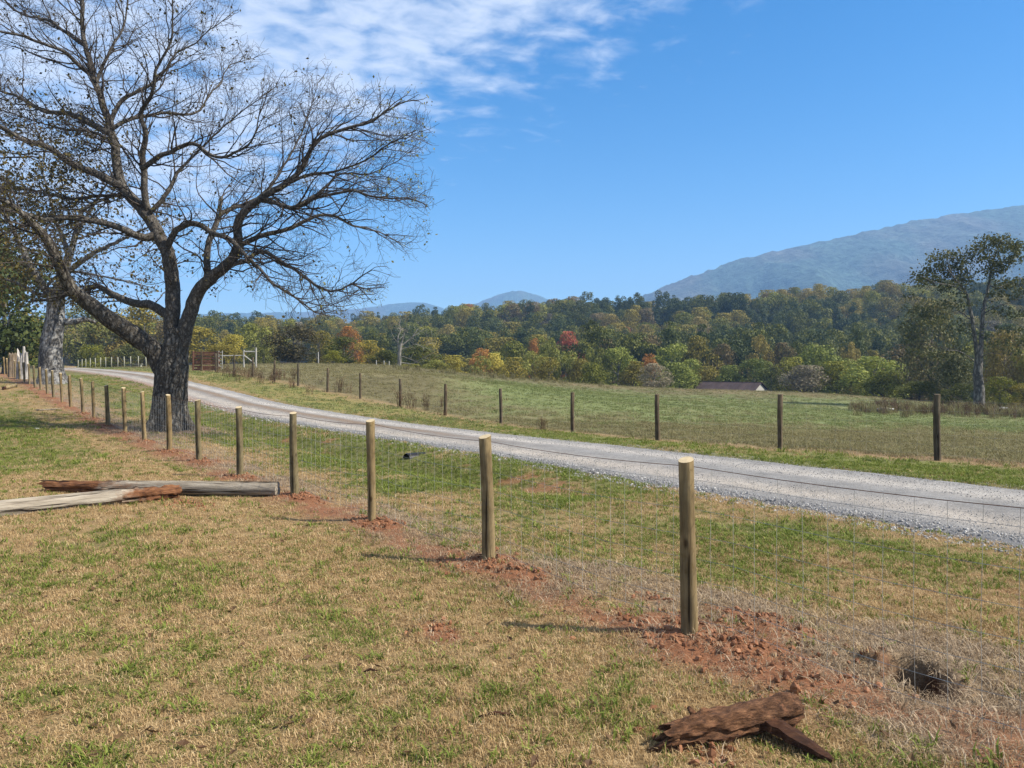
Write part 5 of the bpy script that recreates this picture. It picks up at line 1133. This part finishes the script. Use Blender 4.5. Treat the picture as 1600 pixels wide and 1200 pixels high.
# (u centre, v top, v foot or None = on the ground, distance, width px, form, colour, label)
EDGE = [
 (460, 506, 80, 100, 'round', 'darkrust', 'large dark round tree behind the marker post and old fence'),
 (538, 527, 100, 62, 'round', 'dark', 'dark tree just right of the large dark round tree'), (575, 533, 98, 52, 'shrub', 'olive', 'grey-olive bushy tree left of the bleached dead tree'), (520, 548, 92, 36, 'shrub', 'green', 'low green shrub at the foot of the dark round tree'),
 (652, 540, 104, 60, 'round', 'dark', 'dark leafy tree directly behind the bleached dead tree'), (604, 548, 96, 40, 'shrub', 'dark', 'dark low shrub just left of the dead tree trunk'),
 (706, 556, 94, 48, 'shrub', 'yellow2', 'bright yellow bush right of the bleached dead tree'), (683, 563, 96, 30, 'shrub', 'yelgreen', 'small yellow-green bush between dead tree and yellow bush'), (640, 568, 90, 28, 'shrub', 'yelgreen', 'tiny yellowish shrub at the foot of the dead tree'),
 (754, 543, 112, 34, 'tall', 'orange', 'orange-topped small tree right of the yellow bush'), (752, 558, 108, 34, 'shrub', 'yelgreen', 'yellow-green bush below the orange-topped tree'), (774, 554, 112, 30, 'shrub', 'yellow2', 'small yellow tree just right of the orange-topped tree'),
 (800, 560, 110, 48, 'shrub', 'olive', 'olive bush between small yellow tree and tall pale tree'), (836, 531, 135, 28, 'round', 'orange', 'dull orange tree just left of the tall pale green tree'), (857, 524, 128, 34, 'tall', 'yelgreen', 'tall pale yellow-green tree left of the red tree'),
 (832, 548, 116, 40, 'round', 'yelgreen', 'yellow-green tree in front of the dull orange tree'), (858, 560, 112, 52, 'shrub', 'olive', 'wide olive bush at the field edge below the pale tree'), (888, 521, 150, 36, 'round', 'red', 'bright red maple-coloured tree among green woods'),
 (884, 548, 118, 40, 'round', 'yelgreen', 'yellow-green tree directly below the red tree'), (905, 562, 112, 40, 'shrub', 'olive', 'dark olive bush right below the red tree'), (930, 541, 120, 42, 'tall', 'yelgreen', 'rounded yellow-green tree second right of the red tree'), (926, 568, 108, 42, 'shrub', 'green', 'low green bush at the field edge right of the red tree'),
 (966, 544, 120, 56, 'round', 'yelgreen2', 'broad light green tree midway between red tree and barn'), (948, 533, 140, 40, 'round', 'rust', 'rusty brown tree behind the broad light green tree'), (1012, 552, 122, 24, 'round', 'orange', 'small orange tree above the grey-green bush'), (990, 566, 112, 40, 'shrub', 'olive', 'olive bush left of the grey-green bush'),
 (1022, 569, 100, 46, 'round', 'grey', 'round grey-green bush standing forward at the field edge'), (1050, 535, 126, 54, 'tall', 'yelgreen2', 'pyramidal light green tree behind the grey-green bush'), (1088, 527, 134, 50, 'round', 'olive', 'tall olive tree behind the barn, at its left end'), (1062, 568, 118, 56, 'shrub', 'yelgreen2', 'wide light green bush left of the barn roof'),
 (1106, 574, 126, 56, 'shrub', 'olive', 'olive bush behind the left end of the barn roof'), (1140, 572, 126, 44, 'shrub', 'yelgreen2', 'light green bush behind the middle of the barn roof'), (1128, 540, 140, 46, 'round', 'rust', 'brownish tree behind the barn middle'), (1186, 522, 136, 38, 'tall', 'gold', 'tall golden-olive tree behind the right end of the barn'),
 (1178, 562, 124, 56, 'round', 'yelgreen2', 'bright yellow-green tree above the barn gable'), (1224, 538, 130, 40, 'round', 'rust', 'brownish grey tree right of the golden-olive tree'), (1205, 575, 118, 36, 'shrub', 'dark', 'dark green bush beside the barn gable'), (1256, 572, 112, 60, 'shrub', 'grey', 'greyish bare-twigged shrub right of the barn'),
 (1236, 560, 122, 46, 'round', 'green', 'green tree behind the greyish shrub, near the barn'), (1284, 538, 124, 66, 'round', 'yelgreen2', 'broad yellow-green tree midway between barn and tall oak'), (1326, 533, 130, 34, 'tall', 'gold', 'golden-brown tree right of the broad yellow-green tree'), (1308, 566, 112, 56, 'shrub', 'green', 'green bush below the golden-brown tree'),
 (1366, 556, 106, 92, 'round', 'yelgreen2', 'very broad yellow-green tree left of the tall oak'), (1380, 582, 96, 76, 'shrub', 'green', 'rounded bright green bush in front of the broad tree'), (1420, 540, 112, 70, 'round', 'rust', 'brownish olive tree behind the lower left of the tall oak'), (1436, 596, 78, 60, 'shrub', 'dark', 'dark green bush at the brush line left of the tall oak'),
 (1455, 470, 92, 95, 'round', 'rustolive', 'big dark olive-brown tree directly behind the tall oak'), (1490, 556, 76, 66, 'shrub', 'rustolive', 'brown-olive bush left of the tall oak trunk'), (1502, 600, 70, 46, 'shrub', 'dark', 'dark low bush hugging the tall oak trunk, left side'), (1568, 518, 82, 70, 'round', 'gold', 'golden-brown leafy tree right of the tall oak trunk'),
 (1562, 590, 70, 60, 'shrub', 'green', 'green leafy bush right of the tall oak trunk'), (1612, 534, 80, 60, 'round', 'yelgreen', 'yellowish-green tree at the right border of the picture'), (1600, 600, 68, 50, 'shrub', 'olive', 'olive bush at the right border beyond the brush line'), (1655, 545, 80, 70, 'round', 'olive', 'olive tree cut by the right border'),
 (8, 372, 60, 150, 'round', 'pine', 'dense dark green tree at the left border behind the fence'), (-60, 300, 66, 190, 'round', 'pine', 'tall dark tree cut by the left border'), (40, 490, 100, 80, 'round', 'olive', 'olive tree seen left of the pale mottled trunk'), (28, 520, 92, 46, 'shrub', 'gold', 'golden bush behind the silver-grey stump'), (62, 545, 88, 50, 'shrub', 'yelgreen2', 'low yellow-green bush between silver stump and pale trunk'),
 (128, 478, 118, 92, 'round', 'olive2', 'olive tree just right of the pale mottled trunk'), (176, 486, 122, 84, 'round', 'gold', 'golden-olive tree behind the pale stakes'), (226, 478, 128, 90, 'round', 'olive', 'tall olive tree behind the forked trunk'), (148, 540, 108, 60, 'shrub', 'green', 'dark green bush at the base of the stake fence row'),
 (205, 538, 108, 66, 'shrub', 'olive2', 'olive bush behind the plank bench'), (310, 512, 110, 74, 'round', 'olive', 'olive tree behind the red-brown board gate'), (362, 524, 100, 50, 'shrub', 'yellow2', 'bright yellow tree behind the narrow white gate'), (398, 504, 120, 76, 'round', 'yelgreen', 'yellow-green tree above the whitish timber brace'), (350, 540, 94, 54, 'shrub', 'olive', 'dull olive bush behind the long white rail'),
 (412, 535, 96, 44, 'shrub', 'olive2', 'olive bush between timber brace and dark round tree'), (270, 500, 122, 70, 'round', 'rust', 'rusty olive tree hidden behind the big forked trunk'), (500, 518, 112, 60, 'round', 'olive', 'olive tree behind the dark round tree'), (545, 512, 118, 40, 'round', 'orange', 'orange-brown tree above the dark trees left of the dead tree'),
]
for nm, st_ in (('darkrust', [(0, (0.021, 0.021, 0.009)), (.5, (0.060, 0.054, 0.021)), (1, (0.143, 0.105, 0.042))]), ('yellow2', [(0, (0.150, 0.128, 0.018)), (.5, (0.360, 0.300, 0.045)), (1, (0.540, 0.450, 0.090))]), ('yelgreen2', [(0, (0.060, 0.078, 0.012)), (.5, (0.158, 0.183, 0.027)), (1, (0.270, 0.285, 0.053))]), ('gold', [(0, (0.083, 0.063, 0.015)), (.5, (0.210, 0.162, 0.036)), (1, (0.360, 0.285, 0.075))]), ('olive2', [(0, (0.033, 0.042, 0.011)), (.5, (0.090, 0.099, 0.022)), (1, (0.195, 0.188, 0.045))])):
    M['L_'+nm] = m_leaf('foliage_'+nm, st_, .28)
def plant(i, e):
    u, vt, d, w, form, colr, lab = e; x = (u-800)*d/F; z = gz(x, d); H = CZ-(vt-HV)*d/F-z; W = w*d/F*(1.5 if 600 < u < 1450 else 1.2)*(.88+.24*((i*37) % 10)/9)
    kind_ = 'shrub' if form == 'shrub' else 'tree'; root = empty(kind_ if kind_ == 'tree' else 'bush', (x, d, z), random.uniform(0, 6.28)); a = ARCH[form]; me = a[i % len(a)]
    for nm, m_, mt in (('crown', me, M['L_'+colr]), ('trunk', TRUNK[i % 2], M['bark_grey'])):
        o = bpy.data.objects.new(nm, m_); COL.objects.link(o); o.parent = root; o.scale = (W, W*random.uniform(.9, 1.1), H/1.0)
        if nm == 'crown': o.material_slots[0].link = 'OBJECT'; o.material_slots[0].material = mt
    tag(root, lab, 'tree' if kind_ == 'tree' else 'bush', 'trees and bushes along the field edge')
for i, e in enumerate(EDGE): plant(i, e)
def forest():
    cols = ['dark', 'green', 'olive', 'olive2', 'rust', 'gold', 'yelgreen', 'orange', 'grey', 'pine']; meshes = []; mats = []
    def mk(me, c): q = me.copy(); q.materials.clear(); q.materials.append(M['L_'+c]); meshes.append(q)
    for c in cols[:9]: mk(ARCH['round'][len(meshes) % 3], c)      # 0..8
    for k in (0, 1): mk(ARCH['pine'][k], 'pine')                   # 9, 10
    mk(ARCH['tall'][0], 'pine'); mk(ARCH['tall'][1], 'dark')        # 11, 12
    coll = proto_coll('wood', meshes, None); P = []; S_ = []; I_ = []; r = np.random.default_rng(77)
    for d in np.arange(142, 392, 5.6):
        us = np.arange(-260, 1860, 6.4*F/d)
        for u in us:
            uu = u+r.normal()*2.2*F/d; dd = d+r.normal()*1.6; x = (uu-800)*dd/F
            if uu < 585 and dd < 235: continue
            if uu < 700 and dd < 170: continue
            c = fbm(np.array([x*.02]), np.array([dd*.03]), 301, 3)[0]; q = r.random(); low = 1-sm(200, 290, np.array([dd]))[0]
            if c+.20*low > .64: i = [9, 10, 11, 12, 0][int(r.random()*5)]
            else: i = [0, 1, 2, 3, 4, 5, 6, 7, 8][int(np.searchsorted(np.cumsum([.08, .25, .27, .17, .07, .085, .04, .012, .023]), q*.999))]
            h = r.uniform(7.5, 15.5)*(1.15 if i >= 9 else 1); w = h*r.uniform(.6, 1.0)*(.7 if i in (9, 10) else 1); P.append((x, dd, 0)); S_.append((w, w, h)); I_.append(min(i, 12))
    P = np.array(P); P[:, 2] = ground_z(P[:, 0], P[:, 1])-.3; n = len(P); print('forest', n)
    scatter('forest', P, np.c_[np.zeros((n, 2)), r.random(n)*6.283], np.array(S_), np.array(I_), coll, 'dense mixed autumn woods covering the ridge behind the pasture', 'forest')
forest()
# brush-line deadfall
for i, (u0, v0, u1, v1, r, lab) in enumerate(((1452, 641, 1475, 645, .10, 'broken pale branch in the brush left of the last old post'), (1552, 646, 1578, 640, .22, 'grey fallen trunk in the brush below the tall oak'), (1360, 645, 1400, 640, .14, 'grey deadfall branch at the left end of the brush line'))):
    a = hit(u0, v0, 20); b = Vector((a.x+(u1-u0)*a.y/F, a.y+.3, 0)); b.z = gz(b.x, b.y)+.1+(v0-v1)*a.y/F; a.z += r*.7
    mb = MB(); mb.tube([a, a.lerp(b, .5)+Vector((0, 0, .08)), b], [r, r*.8, r*.4], 8, True, .15, i); o = mb.build('fallen_branch', M['bark_pale'], None, True); tag(o, lab, 'branch')

# ------------------------------------------------------------------ the air
def haze():
    me = bpy.data.meshes.new('haze'); X = 4100.0; z0, z1 = -55.0, 482.0; V = [(x, y, z) for z in (z0, z1) for y in (-X, X) for x in (-X, X)]
    me.from_pydata(V, [], [(0, 2, 3, 1), (4, 5, 7, 6), (0, 1, 5, 4), (2, 6, 7, 3), (0, 4, 6, 2), (1, 3, 7, 5)]); me.update()
    m = bpy.data.materials.new('air'); m.use_nodes = True; nt = m.node_tree; nt.nodes.clear(); out = nt.nodes.new('ShaderNodeOutputMaterial'); pv = nt.nodes.new('ShaderNodeVolumePrincipled')
    pv.inputs['Color'].default_value = (.31, .57, 1.0, 1); pv.inputs['Density'].default_value = HAZE; pv.inputs['Anisotropy'].default_value = 0.0; nt.links.new(pv.outputs[0], out.inputs['Volume'])
    o = add('haze', me, m); tag(o, 'thin blue autumn haze filling the valley air', 'haze', kind='stuff')
HAZE = 3.0e-4
haze()
